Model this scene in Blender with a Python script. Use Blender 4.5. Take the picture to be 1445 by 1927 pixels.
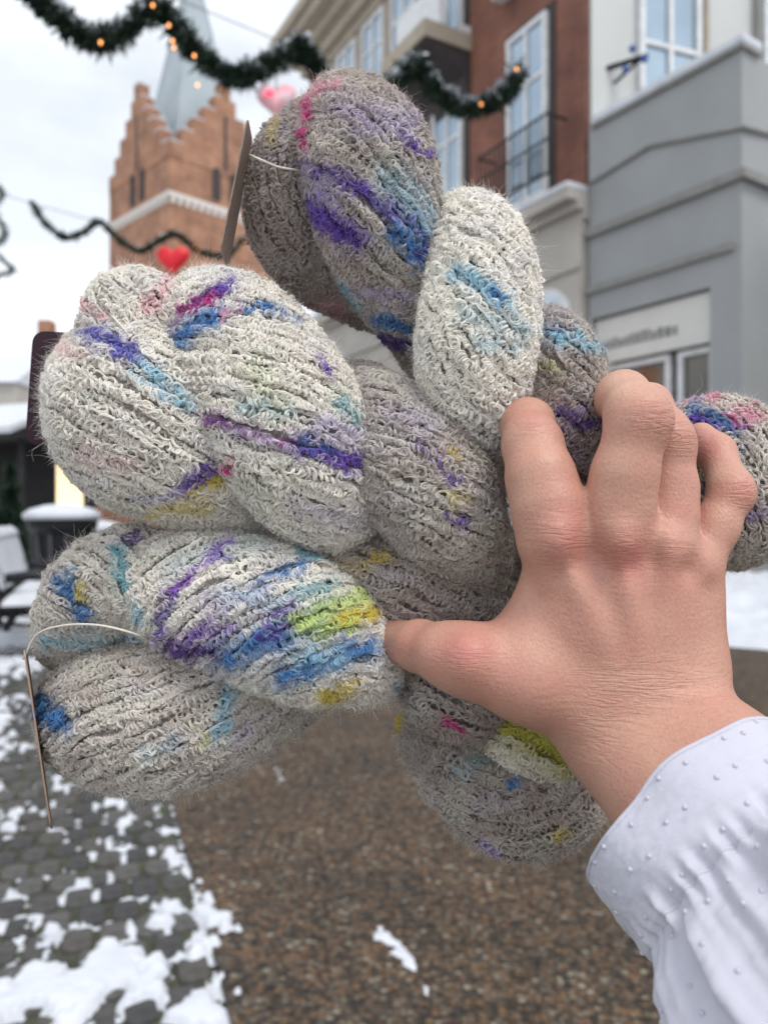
import bpy, bmesh, math, random
import numpy as np
from mathutils import Vector, Matrix

random.seed(7)
RNG = np.random.default_rng(11)
for o in list(bpy.data.objects):
    bpy.data.objects.remove(o)
SC = bpy.context.scene
COL = SC.collection
R = math.radians

# ------------------------------------------------------------------ camera, sky, sun, exposure
EYE = 1.2                      # the phone is held at chest height
FPX, CX, CY = 1447.0, 722.5, 963.5
cam_d = bpy.data.cameras.new('camera')
cam = bpy.data.objects.new('camera', cam_d); COL.objects.link(cam)
cam.location = (0, 0, EYE); cam.rotation_euler = (R(90), 0, 0)
cam_d.sensor_fit = 'VERTICAL'; cam_d.sensor_height = 36.0
cam_d.lens = 36.0 * FPX / 1927.0
cam_d.clip_start = 0.01; cam_d.clip_end = 2000
cam_d.dof.use_dof = True; cam_d.dof.focus_distance = 0.268; cam_d.dof.aperture_fstop = 11.5
SC.camera = cam

SUN_EL, SUN_AZ = 60.0, 140.0     # degrees clockwise from +Y; high behind the camera's right shoulder
world = bpy.data.worlds.new('World'); SC.world = world; world.use_nodes = True
nt = world.node_tree; nt.nodes.clear()
wo = nt.nodes.new('ShaderNodeOutputWorld'); bg = nt.nodes.new('ShaderNodeBackground')
sky = nt.nodes.new('ShaderNodeTexSky'); sky.sky_type = 'NISHITA'; sky.sun_disc = False
sky.sun_elevation = R(SUN_EL); sky.sun_rotation = R(SUN_AZ); sky.air_density = 1.0; sky.dust_density = 2.0; sky.ozone_density = 2.0
tc = nt.nodes.new('ShaderNodeTexCoord'); mp = nt.nodes.new('ShaderNodeMapping')
mp.inputs['Scale'].default_value = (1.2, 1.2, 2.6)
nz = nt.nodes.new('ShaderNodeTexNoise'); nz.inputs['Scale'].default_value = 1.7; nz.inputs['Detail'].default_value = 5; nz.inputs['Roughness'].default_value = 0.5
cr = nt.nodes.new('ShaderNodeValToRGB'); cr.color_ramp.elements[0].position = 0.30; cr.color_ramp.elements[1].position = 0.62
cr.color_ramp.elements[0].color = (0.48,)*3 + (1,); cr.color_ramp.elements[1].color = (0.97,)*3 + (1,)
mx = nt.nodes.new('ShaderNodeMix'); mx.data_type = 'RGBA'
mx.inputs['B'].default_value = (12.0, 12.5, 13.0, 1)
nt.links.new(tc.outputs['Generated'], mp.inputs['Vector']); nt.links.new(mp.outputs['Vector'], nz.inputs['Vector'])
nt.links.new(nz.outputs['Fac'], cr.inputs['Fac']); nt.links.new(cr.outputs['Color'], mx.inputs['Factor'])
nt.links.new(sky.outputs['Color'], mx.inputs['A']); nt.links.new(mx.outputs['Result'], bg.inputs['Color'])
bg.inputs['Strength'].default_value = 0.082
nt.links.new(bg.outputs['Background'], wo.inputs['Surface'])

sun_d = bpy.data.lights.new('sun', 'SUN'); sun_d.energy = 1.5; sun_d.angle = R(20); sun_d.color = (1.0, 0.97, 0.93)
sun = bpy.data.objects.new('sun', sun_d); COL.objects.link(sun)
az, el = R(SUN_AZ), R(SUN_EL)
to_sun = Vector((math.sin(az)*math.cos(el), math.cos(az)*math.cos(el), math.sin(el)))
sun.rotation_euler = to_sun.to_track_quat('Z', 'Y').to_euler()

SC.view_settings.view_transform = 'Standard'; SC.view_settings.look = 'None'
SC.view_settings.exposure = 0.42; SC.view_settings.gamma = 1.0
try: SC.view_settings.use_curve_mapping = False
except Exception: pass
SC.render.engine = 'CYCLES'
SC.cycles.max_bounces = 6; SC.cycles.diffuse_bounces = 3; SC.cycles.transparent_max_bounces = 8
SC.cycles.use_denoising = True
SC.cycles_curves.shape = 'THICK'; SC.cycles_curves.subdivisions = 2

# ------------------------------------------------------------------ helpers
def P(px, py, Y):
    return np.array([(px-CX)/FPX*Y, Y, EYE-(py-CY)/FPX*Y])
def ground(px, py, z=0.0):
    Y = (EYE-z)*FPX/(py-CY)
    return P(px, py, Y)
def px_of(p):
    p = np.asarray(p)
    return np.stack([CX+FPX*p[..., 0]/p[..., 1], CY-FPX*(p[..., 2]-EYE)/p[..., 1]], -1)

def tag(o, label=None, cat=None, group=None, kind=None):
    if label: o['label'] = label
    if cat: o['category'] = cat
    if group: o['group'] = group
    if kind: o['kind'] = kind
    return o
def empty(name, loc=(0, 0, 0), rz=0):
    o = bpy.data.objects.new(name, None); COL.objects.link(o)
    o.location = loc; o.rotation_euler = (0, 0, rz); o.empty_display_size = 0.1
    return o
def link(name, me, mat=None, parent=None, smooth=False):
    o = bpy.data.objects.new(name, me); COL.objects.link(o)
    if mat is not None and len(me.materials) == 0: me.materials.append(mat)
    if parent is not None: o.parent = parent
    if smooth: me.polygons.foreach_set('use_smooth', [True]*len(me.polygons))
    return o
def mesh_np(name, V, F, smooth=True):
    V = np.ascontiguousarray(V, np.float32); F = np.ascontiguousarray(F, np.int32)
    me = bpy.data.meshes.new(name)
    me.vertices.add(len(V)); me.vertices.foreach_set('co', V.ravel())
    n, k = F.shape
    me.loops.add(n*k); me.loops.foreach_set('vertex_index', F.ravel())
    me.polygons.add(n); me.polygons.foreach_set('loop_start', np.arange(0, n*k, k, dtype=np.int32))
    me.update(calc_edges=True)
    me.polygons.foreach_set('use_smooth', [smooth]*n)
    me.validate()
    return me

class MB:
    """collects solids in a local frame, builds ONE mesh"""
    def __init__(s): s.bm = bmesh.new()
    def hexa(s, pts):
        v = [s.bm.verts.new(p) for p in pts]
        for f in ((0, 3, 2, 1), (4, 5, 6, 7), (0, 1, 5, 4), (1, 2, 6, 5), (2, 3, 7, 6), (3, 0, 4, 7)):
            s.bm.faces.new([v[i] for i in f])
        return s
    def box(s, x0, x1, y0, y1, z0, z1):
        return s.hexa([(x0, y0, z0), (x1, y0, z0), (x1, y1, z0), (x0, y1, z0), (x0, y0, z1), (x1, y0, z1), (x1, y1, z1), (x0, y1, z1)])
    def prism(s, poly, y0, y1):
        """poly in (x,z), extruded along y"""
        a = [s.bm.verts.new((x, y0, z)) for x, z in poly]; b = [s.bm.verts.new((x, y1, z)) for x, z in poly]
        s.bm.faces.new(a); s.bm.faces.new(b[::-1])
        n = len(poly)
        for i in range(n): s.bm.faces.new((a[i], b[i], b[(i+1) % n], a[(i+1) % n]))
        return s
    def tube(s, pts, rad, n=8, cap=True):
        pts = [Vector(p) for p in pts]; rings = []
        rad = rad if hasattr(rad, '__len__') else [rad]*len(pts)
        up = Vector((0, 0, 1)); 
        for i, p in enumerate(pts):
            t = (pts[min(i+1, len(pts)-1)]-pts[max(i-1, 0)]).normalized()
            a = t.cross(up if abs(t.z) < 0.95 else Vector((1, 0, 0))).normalized(); b = t.cross(a)
            rings.append([s.bm.verts.new(p+(a*math.cos(2*math.pi*k/n)+b*math.sin(2*math.pi*k/n))*rad[i]) for k in range(n)])
        for i in range(len(rings)-1):
            for k in range(n): s.bm.faces.new((rings[i][k], rings[i][(k+1) % n], rings[i+1][(k+1) % n], rings[i+1][k]))
        if cap: s.bm.faces.new(rings[0][::-1]); s.bm.faces.new(rings[-1])
        return s
    def build(s, name, mat, parent=None, bevel=0, smooth=False):
        bmesh.ops.recalc_face_normals(s.bm, faces=s.bm.faces)
        if bevel: bmesh.ops.bevel(s.bm, geom=list(s.bm.edges), offset=bevel, segments=2, affect='EDGES', profile=0.7)
        me = bpy.data.meshes.new(name); s.bm.to_mesh(me); s.bm.free()
        return link(name, me, mat, parent, smooth)

_mats = {}
def new_mat(name):
    m = bpy.data.materials.new(name); m.use_nodes = True
    n = m.node_tree; n.nodes.clear()
    out = n.nodes.new('ShaderNodeOutputMaterial'); b = n.nodes.new('ShaderNodeBsdfPrincipled')
    n.links.new(b.outputs['BSDF'], out.inputs['Surface'])
    return m, n, b, out
def mat(name, c, rough=0.7, c2=None, scale=8.0, bump=0.0, bscale=60.0, metal=0.0, spec=0.3, emit=None, estr=0.0, stretch=(1, 1, 1)):
    if name in _mats: return _mats[name]
    m, n, b, out = new_mat(name)
    b.inputs['Roughness'].default_value = rough; b.inputs['Metallic'].default_value = metal
    b.inputs['Specular IOR Level'].default_value = spec
    tcn = n.nodes.new('ShaderNodeTexCoord'); mpn = n.nodes.new('ShaderNodeMapping'); mpn.inputs['Scale'].default_value = stretch
    n.links.new(tcn.outputs['Object'], mpn.inputs['Vector'])
    c2 = c2 or tuple(min(1, x*0.82) for x in c)
    t = n.nodes.new('ShaderNodeTexNoise'); t.inputs['Scale'].default_value = scale; t.inputs['Detail'].default_value = 6
    r = n.nodes.new('ShaderNodeValToRGB'); r.color_ramp.elements[0].position = 0.35; r.color_ramp.elements[1].position = 0.65
    r.color_ramp.elements[0].color = (*c, 1); r.color_ramp.elements[1].color = (*c2, 1)
    n.links.new(mpn.outputs['Vector'], t.inputs['Vector']); n.links.new(t.outputs['Fac'], r.inputs['Fac']); n.links.new(r.outputs['Color'], b.inputs['Base Color'])
    if bump:
        t2 = n.nodes.new('ShaderNodeTexNoise'); t2.inputs['Scale'].default_value = bscale; t2.inputs['Detail'].default_value = 4
        bp = n.nodes.new('ShaderNodeBump'); bp.inputs['Strength'].default_value = bump; bp.inputs['Distance'].default_value = 0.02
        n.links.new(mpn.outputs['Vector'], t2.inputs['Vector']); n.links.new(t2.outputs['Fac'], bp.inputs['Height']); n.links.new(bp.outputs['Normal'], b.inputs['Normal'])
    if emit:
        b.inputs['Emission Color'].default_value = (*emit, 1); b.inputs['Emission Strength'].default_value = estr
    _mats[name] = m
    return m
def brick_mat(name, c1, c2, mortar, w=0.24, h=0.075):
    m, n, b, out = new_mat(name)
    b.inputs['Roughness'].default_value = 0.85
    tcn = n.nodes.new('ShaderNodeTexCoord'); sep = n.nodes.new('ShaderNodeSeparateXYZ'); add = n.nodes.new('ShaderNodeMath'); cmb = n.nodes.new('ShaderNodeCombineXYZ')
    n.links.new(tcn.outputs['Object'], sep.inputs['Vector'])
    n.links.new(sep.outputs['X'], add.inputs[0]); n.links.new(sep.outputs['Y'], add.inputs[1])
    n.links.new(add.outputs[0], cmb.inputs['X']); n.links.new(sep.outputs['Z'], cmb.inputs['Y'])
    br = n.nodes.new('ShaderNodeTexBrick'); br.inputs['Scale'].default_value = 1.0
    br.inputs['Brick Width'].default_value = w; br.inputs['Row Height'].default_value = h; br.inputs['Mortar Size'].default_value = 0.008
    br.inputs['Color1'].default_value = (*c1, 1); br.inputs['Color2'].default_value = (*c2, 1); br.inputs['Mortar'].default_value = (*mortar, 1)
    n.links.new(cmb.outputs['Vector'], br.inputs['Vector'])
    t = n.nodes.new('ShaderNodeTexNoise'); t.inputs['Scale'].default_value = 0.9; t.inputs['Detail'].default_value = 7; t.inputs['Roughness'].default_value = 0.65
    n.links.new(tcn.outputs['Object'], t.inputs['Vector'])
    r = n.nodes.new('ShaderNodeValToRGB'); r.color_ramp.elements[0].position = 0.3; r.color_ramp.elements[1].position = 0.7
    r.color_ramp.elements[0].color = (0.55, 0.5, 0.5, 1); r.color_ramp.elements[1].color = (1.25, 1.2, 1.1, 1)
    mxn = n.nodes.new('ShaderNodeMix'); mxn.data_type = 'RGBA'; mxn.blend_type = 'MULTIPLY'; mxn.inputs['Factor'].default_value = 1.0
    n.links.new(t.outputs['Fac'], r.inputs['Fac']); n.links.new(br.outputs['Color'], mxn.inputs['A']); n.links.new(r.outputs['Color'], mxn.inputs['B'])
    n.links.new(mxn.outputs['Result'], b.inputs['Base Color'])
    bp = n.nodes.new('ShaderNodeBump'); bp.inputs['Strength'].default_value = 0.5; bp.inputs['Distance'].default_value = 0.01; bp.invert = True
    n.links.new(br.outputs['Fac'], bp.inputs['Height']); n.links.new(bp.outputs['Normal'], b.inputs['Normal'])
    return m

def vnoise(x, y, seed=0, period=256):
    """smooth 2-D value noise, vectorised, 0..1"""
    g = np.random.default_rng(seed).random((period, period))
    xi = np.floor(x).astype(int); yi = np.floor(y).astype(int); fx = x-xi; fy = y-yi
    fx = fx*fx*(3-2*fx); fy = fy*fy*(3-2*fy)
    a = g[xi % period, yi % period]; b = g[(xi+1) % period, yi % period]; c = g[xi % period, (yi+1) % period]; d = g[(xi+1) % period, (yi+1) % period]
    return (a*(1-fx)+b*fx)*(1-fy)+(c*(1-fx)+d*fx)*fy
def fbm(x, y, seed=0, oct=4):
    s = 0; a = 0.5; t = 0
    for k in range(oct):
        s = s+a*vnoise(x*2**k, y*2**k, seed+k); t += a; a *= 0.5
    return s/t
def sstep(a, b, x):
    t = np.clip((x-a)/(b-a), 0, 1); return t*t*(3-2*t)

M_snow = mat('snow', (0.62, 0.645, 0.69), 0.6, (0.54, 0.56, 0.61), 6, 0.35, 40, spec=0.25)
M_snow.node_tree.nodes['Principled BSDF'].inputs['Subsurface Weight'].default_value = 0.0
M_white = mat('white_paint', (0.74, 0.75, 0.76), 0.45)
M_glass = mat('window_glass', (0.42, 0.52, 0.60), 0.07, (0.34, 0.42, 0.50), 0.8, metal=0.75, spec=1.0)
M_dark = mat('dark_iron', (0.012, 0.013, 0.016), 0.45)

# ------------------------------------------------------------------ ground, paving, street, snow
def sheet(name, poly, z, m, kind='structure', label=None, cat=None):
    bm = bmesh.new(); bm.faces.new([bm.verts.new((x, y, z)) for x, y in poly]); bmesh.ops.recalc_face_normals(bm, faces=bm.faces)
    me = bpy.data.meshes.new(name); bm.to_mesh(me); bm.free()
    if me.polygons[0].normal.z < 0: me.flip_normals()
    o = link(name, me, m); tag(o, label, cat, None, kind); return o

M_ground = mat('trodden_snow_ground', (0.30, 0.29, 0.28), 0.9, (0.62, 0.63, 0.66), 0.7, 0.3, 30)
sheet('ground', [(-900, -60), (900, -60), (900, 1500), (-900, 1500)], -0.03, M_ground, label='grey slushy ground reaching down the shopping street', cat='ground')

# paving edge runs along EDGE_D through EDGE_0
e0 = ground(437, 1921); e1 = ground(321, 1495)
EDGE_D = (e1-e0)[:2]/np.linalg.norm((e1-e0)[:2]); EDGE_0 = e0[:2]
LEFT = np.array([-EDGE_D[1], EDGE_D[0]])            # to the left of the edge
def from_uv(u, v): return EDGE_0+u*EDGE_D+v*LEFT

# exposed-aggregate street
m, n, b, out = new_mat('exposed_aggregate')
b.inputs['Roughness'].default_value = 0.55; b.inputs['Specular IOR Level'].default_value = 0.35
tcn = n.nodes.new('ShaderNodeTexCoord')
vo = n.nodes.new('ShaderNodeTexVoronoi'); vo.inputs['Scale'].default_value = 62; vo.inputs['Randomness'].default_value = 1
n.links.new(tcn.outputs['Object'], vo.inputs['Vector'])
hs = n.nodes.new('ShaderNodeSeparateColor'); n.links.new(vo.outputs['Color'], hs.inputs['Color'])
r = n.nodes.new('ShaderNodeValToRGB'); r.color_ramp.interpolation = 'LINEAR'
stops = [(0.0, (0.045, 0.04, 0.037)), (0.25, (0.09, 0.068, 0.05)), (0.5, (0.17, 0.11, 0.07)), (0.66, (0.23, 0.13, 0.07)), (0.8, (0.13, 0.11, 0.095)), (0.94, (0.22, 0.18, 0.13)), (1.0, (0.40, 0.36, 0.30))]
r.color_ramp.elements[0].position = 0; r.color_ramp.elements[0].color = (*stops[0][1], 1)
r.color_ramp.elements[1].position = 1; r.color_ramp.elements[1].color = (*stops[-1][1], 1)
for p_, c_ in stops[1:-1]:
    e = r.color_ramp.elements.new(p_); e.color = (*c_, 1)
n.links.new(hs.outputs['Red'], r.inputs['Fac'])
rr = n.nodes.new('ShaderNodeValToRGB'); rr.color_ramp.elements[0].position = 0.35; rr.color_ramp.elements[1].position = 0.75
rr.color_ramp.elements[0].color = (1, 1, 1, 1); rr.color_ramp.elements[1].color = (0.35, 0.33, 0.32, 1)
n.links.new(vo.outputs['Distance'], rr.inputs['Fac'])
big = n.nodes.new('ShaderNodeTexNoise'); big.inputs['Scale'].default_value = 2.3; big.inputs['Detail'].default_value = 5; n.links.new(tcn.outputs['Object'], big.inputs['Vector'])
rb = n.nodes.new('ShaderNodeValToRGB'); rb.color_ramp.elements[0].position = 0.3; rb.color_ramp.elements[1].position = 0.7
rb.color_ramp.elements[0].color = (0.48, 0.50, 0.50, 1); rb.color_ramp.elements[1].color = (0.80, 0.76, 0.69, 1); n.links.new(big.outputs['Fac'], rb.inputs['Fac'])
m1 = n.nodes.new('ShaderNodeMix'); m1.data_type = 'RGBA'; m1.blend_type = 'MULTIPLY'; m1.inputs['Factor'].default_value = 1
m2 = n.nodes.new('ShaderNodeMix'); m2.data_type = 'RGBA'; m2.blend_type = 'MULTIPLY'; m2.inputs['Factor'].default_value = 1
n.links.new(r.outputs['Color'], m1.inputs['A']); n.links.new(rr.outputs['Color'], m1.inputs['B'])
n.links.new(m1.outputs['Result'], m2.inputs['A']); n.links.new(rb.outputs['Color'], m2.inputs['B']); n.links.new(m2.outputs['Result'], b.inputs['Base Color'])
bp = n.nodes.new('ShaderNodeBump'); bp.inputs['Strength'].default_value = 0.6; bp.inputs['Distance'].default_value = 0.006; bp.invert = True
n.links.new(vo.outputs['Distance'], bp.inputs['Height']); n.links.new(bp.outputs['Normal'], b.inputs['Normal'])
M_aggr = m
q = [from_uv(-6, 0), from_uv(-6, -14), from_uv(26, -14), from_uv(26, 0)]
sheet('street', [tuple(p) for p in q], 0.0, M_aggr, label='brown exposed aggregate street surface', cat='street')

# setts: a bed, single stones near, a joined rest
M_bed = mat('sett_joint_grit', (0.05, 0.048, 0.044), 0.95, (0.08, 0.09, 0.05), 14, 0.5, 120)
q = [from_uv(-3, 0.012), from_uv(-3, 8), from_uv(16, 8), from_uv(16, 0.012)]
pav = sheet('pavement', [tuple(p) for p in q], -0.014, M_bed, label='grey granite sett paving with snow in its joints', cat='pavement')
M_sett = []
for k, c in enumerate([(0.088, 0.086, 0.084), (0.115, 0.112, 0.108), (0.07, 0.069, 0.069), (0.105, 0.097, 0.09)]):
    M_sett.append(mat('granite_sett_%d' % k, c, 0.75, tuple(x*0.65 for x in c), 22, 0.5, 150))
SW, SL = 0.098, 0.128
def sett_mesh(k):
    rr_ = random.Random(k)
    w, l = SW-0.014-rr_.random()*0.008, SL-0.014-rr_.random()*0.01
    bm = bmesh.new(); n_ = 12; rings = []
    for (z, s_) in ((-0.03, 1.0), (-0.006, 1.0), (0.0, 0.93)):
        ring = []
        for i in range(n_):
            a = 2*math.pi*(i+0.5)/n_
            ca, sa = math.cos(a), math.sin(a)
            e_ = 0.32
            x = math.copysign(abs(ca)**e_, ca)*w/2*s_; y = math.copysign(abs(sa)**e_, sa)*l/2*s_
            rj = random.Random(k*100+i); j = 1+(rj.random()-0.5)*0.06
            ring.append(bm.verts.new((x*j, y*j, z)))
        rings.append(ring)
    for a_, b_ in zip(rings, rings[1:]):
        for i in range(n_): bm.faces.new((a_[i], a_[(i+1) % n_], b_[(i+1) % n_], b_[i]))
    c_ = bm.verts.new((0, 0, 0.003))
    for i in range(n_): bm.faces.new((rings[-1][i], rings[-1][(i+1) % n_], c_))
    me = bpy.data.meshes.new('sett'); bm.to_mesh(me); bm.free()
    me.materials.append(M_sett[k % 4]); return me
SMESH = [sett_mesh(k) for k in range(12)]
spots = []
yaw = math.atan2(EDGE_D[1], EDGE_D[0])-math.pi/2
for i in range(-3, 46):
    off = 0.5*(i % 2)+random.uniform(-0.12, 0.12)
    for j in range(0, 40):
        u = i*SL+random.uniform(-0.004, 0.004); v = (j+0.5+off*(1 if j or i % 2 else 0))*SW+0.01
        p = from_uv(u, v)
        if p[1] < 1.55: continue
        pxx = px_of((p[0], p[1], 0.0))
        if pxx[0] < -170 or pxx[1] > 2060: continue
        spots.append((p[0], p[1], (SW*FPX/p[1])))
spots.sort(key=lambda t: -t[2])
vis = [s_ for s_ in spots if -60 < px_of((s_[0], s_[1], 0))[0] and px_of((s_[0], s_[1], 0))[1] < 1960]
near = set(id(s_) for s_ in vis[:290])
rest_bm = bmesh.new()
for s_ in spots:
    M4 = Matrix.Translation((s_[0], s_[1], random.uniform(-0.005, 0.001))) @ Matrix.Rotation(yaw+random.uniform(-0.04, 0.04), 4, 'Z') @ Matrix.Rotation(random.uniform(-0.02, 0.02), 4, 'X')
    me = random.choice(SMESH)
    if id(s_) in near:
        o = bpy.data.objects.new('sett', me); COL.objects.link(o); o.parent = pav; o.matrix_local = M4
    else:
        k0 = len(rest_bm.verts); rest_bm.from_mesh(me); rest_bm.verts.ensure_lookup_table()
        for v_ in rest_bm.verts[k0:]: v_.co = M4 @ v_.co
me = bpy.data.meshes.new('farther_setts'); rest_bm.to_mesh(me); rest_bm.free(); me.materials.clear()
tag(link('farther_setts', me, M_sett[0], pav), kind='stuff')

# snow lying on the setts and in their joints: one height field
nu, nv = 620, 300
U = np.linspace(-0.6, 5.2, nu)[:, None]+np.zeros((1, nv)); Vv = np.linspace(-0.14, 2.7, nv)[None, :]+np.zeros((nu, 1))
XY = EDGE_0+U[..., None]*EDGE_D+Vv[..., None]*LEFT
pp = px_of(np.concatenate([XY, np.zeros(XY.shape[:2]+(1,))], -1))
def blob(cx, cy, rx, ry, p_=pp): return np.exp(-(((p_[..., 0]-cx)/rx)**2+((p_[..., 1]-cy)/ry)**2))
cov = 0.95*blob(110, 1850, 230, 105)+0.75*blob(350, 1720, 80, 60)+0.5*blob(240, 1930, 210, 40)+0.6*blob(385, 1900, 45, 45)+0.55*blob(0, 1370, 55, 75)+0.55*blob(10, 1240, 140, 45)+0.45*blob(30, 1560, 80, 30)
cov += 0.30*blob(150, 1500, 200, 60)+0.28*blob(260, 1600, 130, 40)
nn = fbm(XY[..., 0]*12+40, XY[..., 1]*12+40, 3, 5); nf = fbm(XY[..., 0]*30+10, XY[..., 1]*30, 9, 4)
f = np.minimum(cov, 0.80)+(nn-0.5)*1.9+(nf-0.5)*0.6
h = sstep(0.56, 0.86, f)*0.026
joint = -0.024+0.019*sstep(0.48, 0.78, nn*0.7+nf*0.35+cov*0.22)
Z = np.maximum(joint, -0.016+h*1.5)+(nf-0.5)*0.006
Z = np.where(Vv < 0.0, -0.02+h*1.6+(nf-0.5)*0.004, Z)
Z = np.where(Vv < -0.1, -0.02, Z)
idx = np.arange(nu*nv).reshape(nu, nv)
F = np.stack([idx[:-1, :-1], idx[1:, :-1], idx[1:, 1:], idx[:-1, 1:]], -1).reshape(-1, 4)
V3 = np.concatenate([XY, Z[..., None]], -1).reshape(-1, 3)
keep = (Z.reshape(-1)[F] > -0.0145).any(1)
o = link('snow', mesh_np('snow', V3, F[keep][:, ::-1]), M_snow); tag(o, 'thin patchy snow lying over the grey setts', 'snow', kind='stuff')

def snow_heap(name, poly_px, hgt, label, seed=0, res=0.02, z0=0.0, rag=0.35):
    """a raised patch of snow whose outline on the ground is given by pixels"""
    pts = np.array([ground(x, y)[:2] for x, y in poly_px])
    lo, hi = pts.min(0)-0.05, pts.max(0)+0.05
    nx, ny = int((hi[0]-lo[0])/res)+2, int((hi[1]-lo[1])/res)+2
    gx, gy = np.meshgrid(np.linspace(lo[0], hi[0], nx), np.linspace(lo[1], hi[1], ny), indexing='ij')
    inside = np.zeros(gx.shape, bool); dist = np.full(gx.shape, 1e9)
    for i in range(len(pts)):
        a, b_ = pts[i], pts[(i+1) % len(pts)]
        cond = ((a[1] > gy) != (b_[1] > gy)) & (gx < (b_[0]-a[0])*(gy-a[1])/(b_[1]-a[1]+1e-12)+a[0]); inside ^= cond
        ab = b_-a; t = np.clip(((gx-a[0])*ab[0]+(gy-a[1])*ab[1])/(ab@ab+1e-12), 0, 1)
        dist = np.minimum(dist, np.hypot(gx-a[0]-t*ab[0], gy-a[1]-t*ab[1]))
    sd = np.where(inside, dist, -dist); sc = (hi-lo).min()
    sd = sd+(fbm(gx*6/sc+seed, gy*6/sc+seed, seed+20, 5)-0.5)*rag*sc
    zz = z0-0.01+sstep(-0.02*sc, 0.3*sc, sd)*hgt*(0.6+0.8*fbm(gx*9/sc, gy*9/sc, seed+5, 4))
    id_ = np.arange(nx*ny).reshape(nx, ny)
    F_ = np.stack([id_[:-1, :-1], id_[1:, :-1], id_[1:, 1:], id_[:-1, 1:]], -1).reshape(-1, 4)
    kp = (zz.reshape(-1)[F_] > z0-0.0095).any(1)
    o_ = link(name, mesh_np(name, np.stack([gx, gy, zz], -1).reshape(-1, 3), F_[kp]), M_snow)
    tag(o_, label, 'snow', kind='stuff'); return o_
snow_heap('snow_streak', [(660, 1775), (690, 1745), (700, 1690), (722, 1720), (760, 1755), (800, 1800), (825, 1870), (850, 1945), (805, 1945), (775, 1860), (725, 1795)], 0.03, 'thin dirty streak of snow on the brown street', 4, 0.006, 0.0, 0.22)
snow_heap('snow_scrap', [(495, 1445), (520, 1425), (552, 1450), (545, 1500), (512, 1500)], 0.012, 'small half melted scrap of snow on the brown street', 8, 0.008, 0.0, 0.35)
snow_heap('snow_speck', [(462, 1805), (480, 1800), (482, 1820), (466, 1822)], 0.012, 'tiny speck of snow beside the setts', 9, 0.004, 0.0, 0.4)
snow_heap('snow_bank', [(1130, 1225), (1300, 1215), (1445, 1222), (1700, 1240), (1900, 1180), (1500, 1120), (1250, 1095), (1050, 1085), (900, 1110)], 0.42, 'ploughed bank of snow along the grey shop', 12, 0.05, 0.0, 0.12)
snow_heap('snow_field', [(-260, 1250), (60, 1262), (260, 1240), (330, 1150), (420, 1050), (200, 1015), (-300, 1020)], 0.06, 'snow covered ground around the black bench', 15, 0.05, 0.0, 0.06)

# ------------------------------------------------------------------ buildings
class Fac:
    """a facade: local x runs along it, local +y points out to the street, z up"""
    def __init__(s, x, y, ang):
        s.o = np.array([x, y]); s.d = np.array([-math.sin(R(ang)), math.cos(R(ang))]); s.n = np.array([-s.d[1], s.d[0]])
        s.rz = math.atan2(s.d[1], s.d[0])
    def uz(s, px, py, y0=0.0):
        dx = (px-CX)/FPX; dirv = np.array([dx, 1.0])
        # t*dirv = o + u*d + y0*n
        A = np.array([[dirv[0], -s.d[0]], [dirv[1], -s.d[1]]]); t, u = np.linalg.solve(A, s.o+y0*s.n)
        return u, EYE-(py-CY)/FPX*t
    def at(s, u, y0=0.0): return s.o+u*s.d+y0*s.n
    def root(s, name): return empty(name, (s.o[0], s.o[1], 0), s.rz)

def window(root, u0, u1, z0, z1, y0=0.0, cols=2, rows=2, fw=0.07, m=None, proud=0.05, name='window', trans=None, glass=None):
    """a frame with muntins as one part; each pane a sub-part"""
    m = m or M_white
    f_ = MB()
    f_.box(u0, u1, y0-0.05, y0+proud, z0, z0+fw).box(u0, u1, y0-0.05, y0+proud, z1-fw, z1)
    f_.box(u0, u0+fw, y0-0.05, y0+proud-0.004, z0+fw, z1-fw).box(u1-fw, u1, y0-0.05, y0+proud-0.004, z0+fw, z1-fw)
    xs = np.linspace(u0+fw, u1-fw, cols+1); zs = list(np.linspace(z0+fw, z1-fw, rows+1))
    if trans is not None: zs = [z0+fw, z0+(z1-z0)*trans, z1-fw]
    for x in xs[1:-1]: f_.box(x-fw*0.4, x+fw*0.4, y0-0.045, y0+proud-0.012, z0+fw, z1-fw)
    for z in zs[1:-1]: f_.box(u0+fw, u1-fw, y0-0.04, y0+proud-0.02, z-fw*0.4, z+fw*0.4)
    fr = f_.build(name, m, root)
    for a, b_ in zip(xs, xs[1:]):
        for c, d in zip(zs, zs[1:]):
            MB().box(a, b_, y0-0.03, y0-0.018, c, d).build('pane', glass or M_glass, fr)
    return fr

M_gwall = mat('grey_render', (0.33, 0.34, 0.345), 0.85, (0.30, 0.31, 0.315), 1.2, 0.15, 40)
M_gtrim = mat('grey_trim', (0.27, 0.265, 0.255), 0.8)
M_uwall = mat('pale_render', (0.56, 0.57, 0.56), 0.85, (0.52, 0.53, 0.52), 0.8, 0.1, 30)
M_cream = mat('cream_stone', (0.46, 0.43, 0.39), 0.8, (0.40, 0.37, 0.34), 1.5, 0.15, 30)
M_corn = mat('sand_cornice', (0.42, 0.36, 0.28), 0.8, (0.36, 0.31, 0.25), 3)
M_brickA = brick_mat('dark_red_brick', (0.20, 0.075, 0.05), (0.26, 0.10, 0.065), (0.17, 0.12, 0.10))
M_sign = mat('sign_board', (0.62, 0.61, 0.58), 0.6, (0.58, 0.57, 0.54), 3)
M_ink = mat('sign_lettering', (0.22, 0.22, 0.22), 0.6)
M_shade = mat('dark_shop_interior', (0.06, 0.06, 0.05), 0.15, (0.16, 0.13, 0.09), 1.5, spec=0.8)

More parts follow.
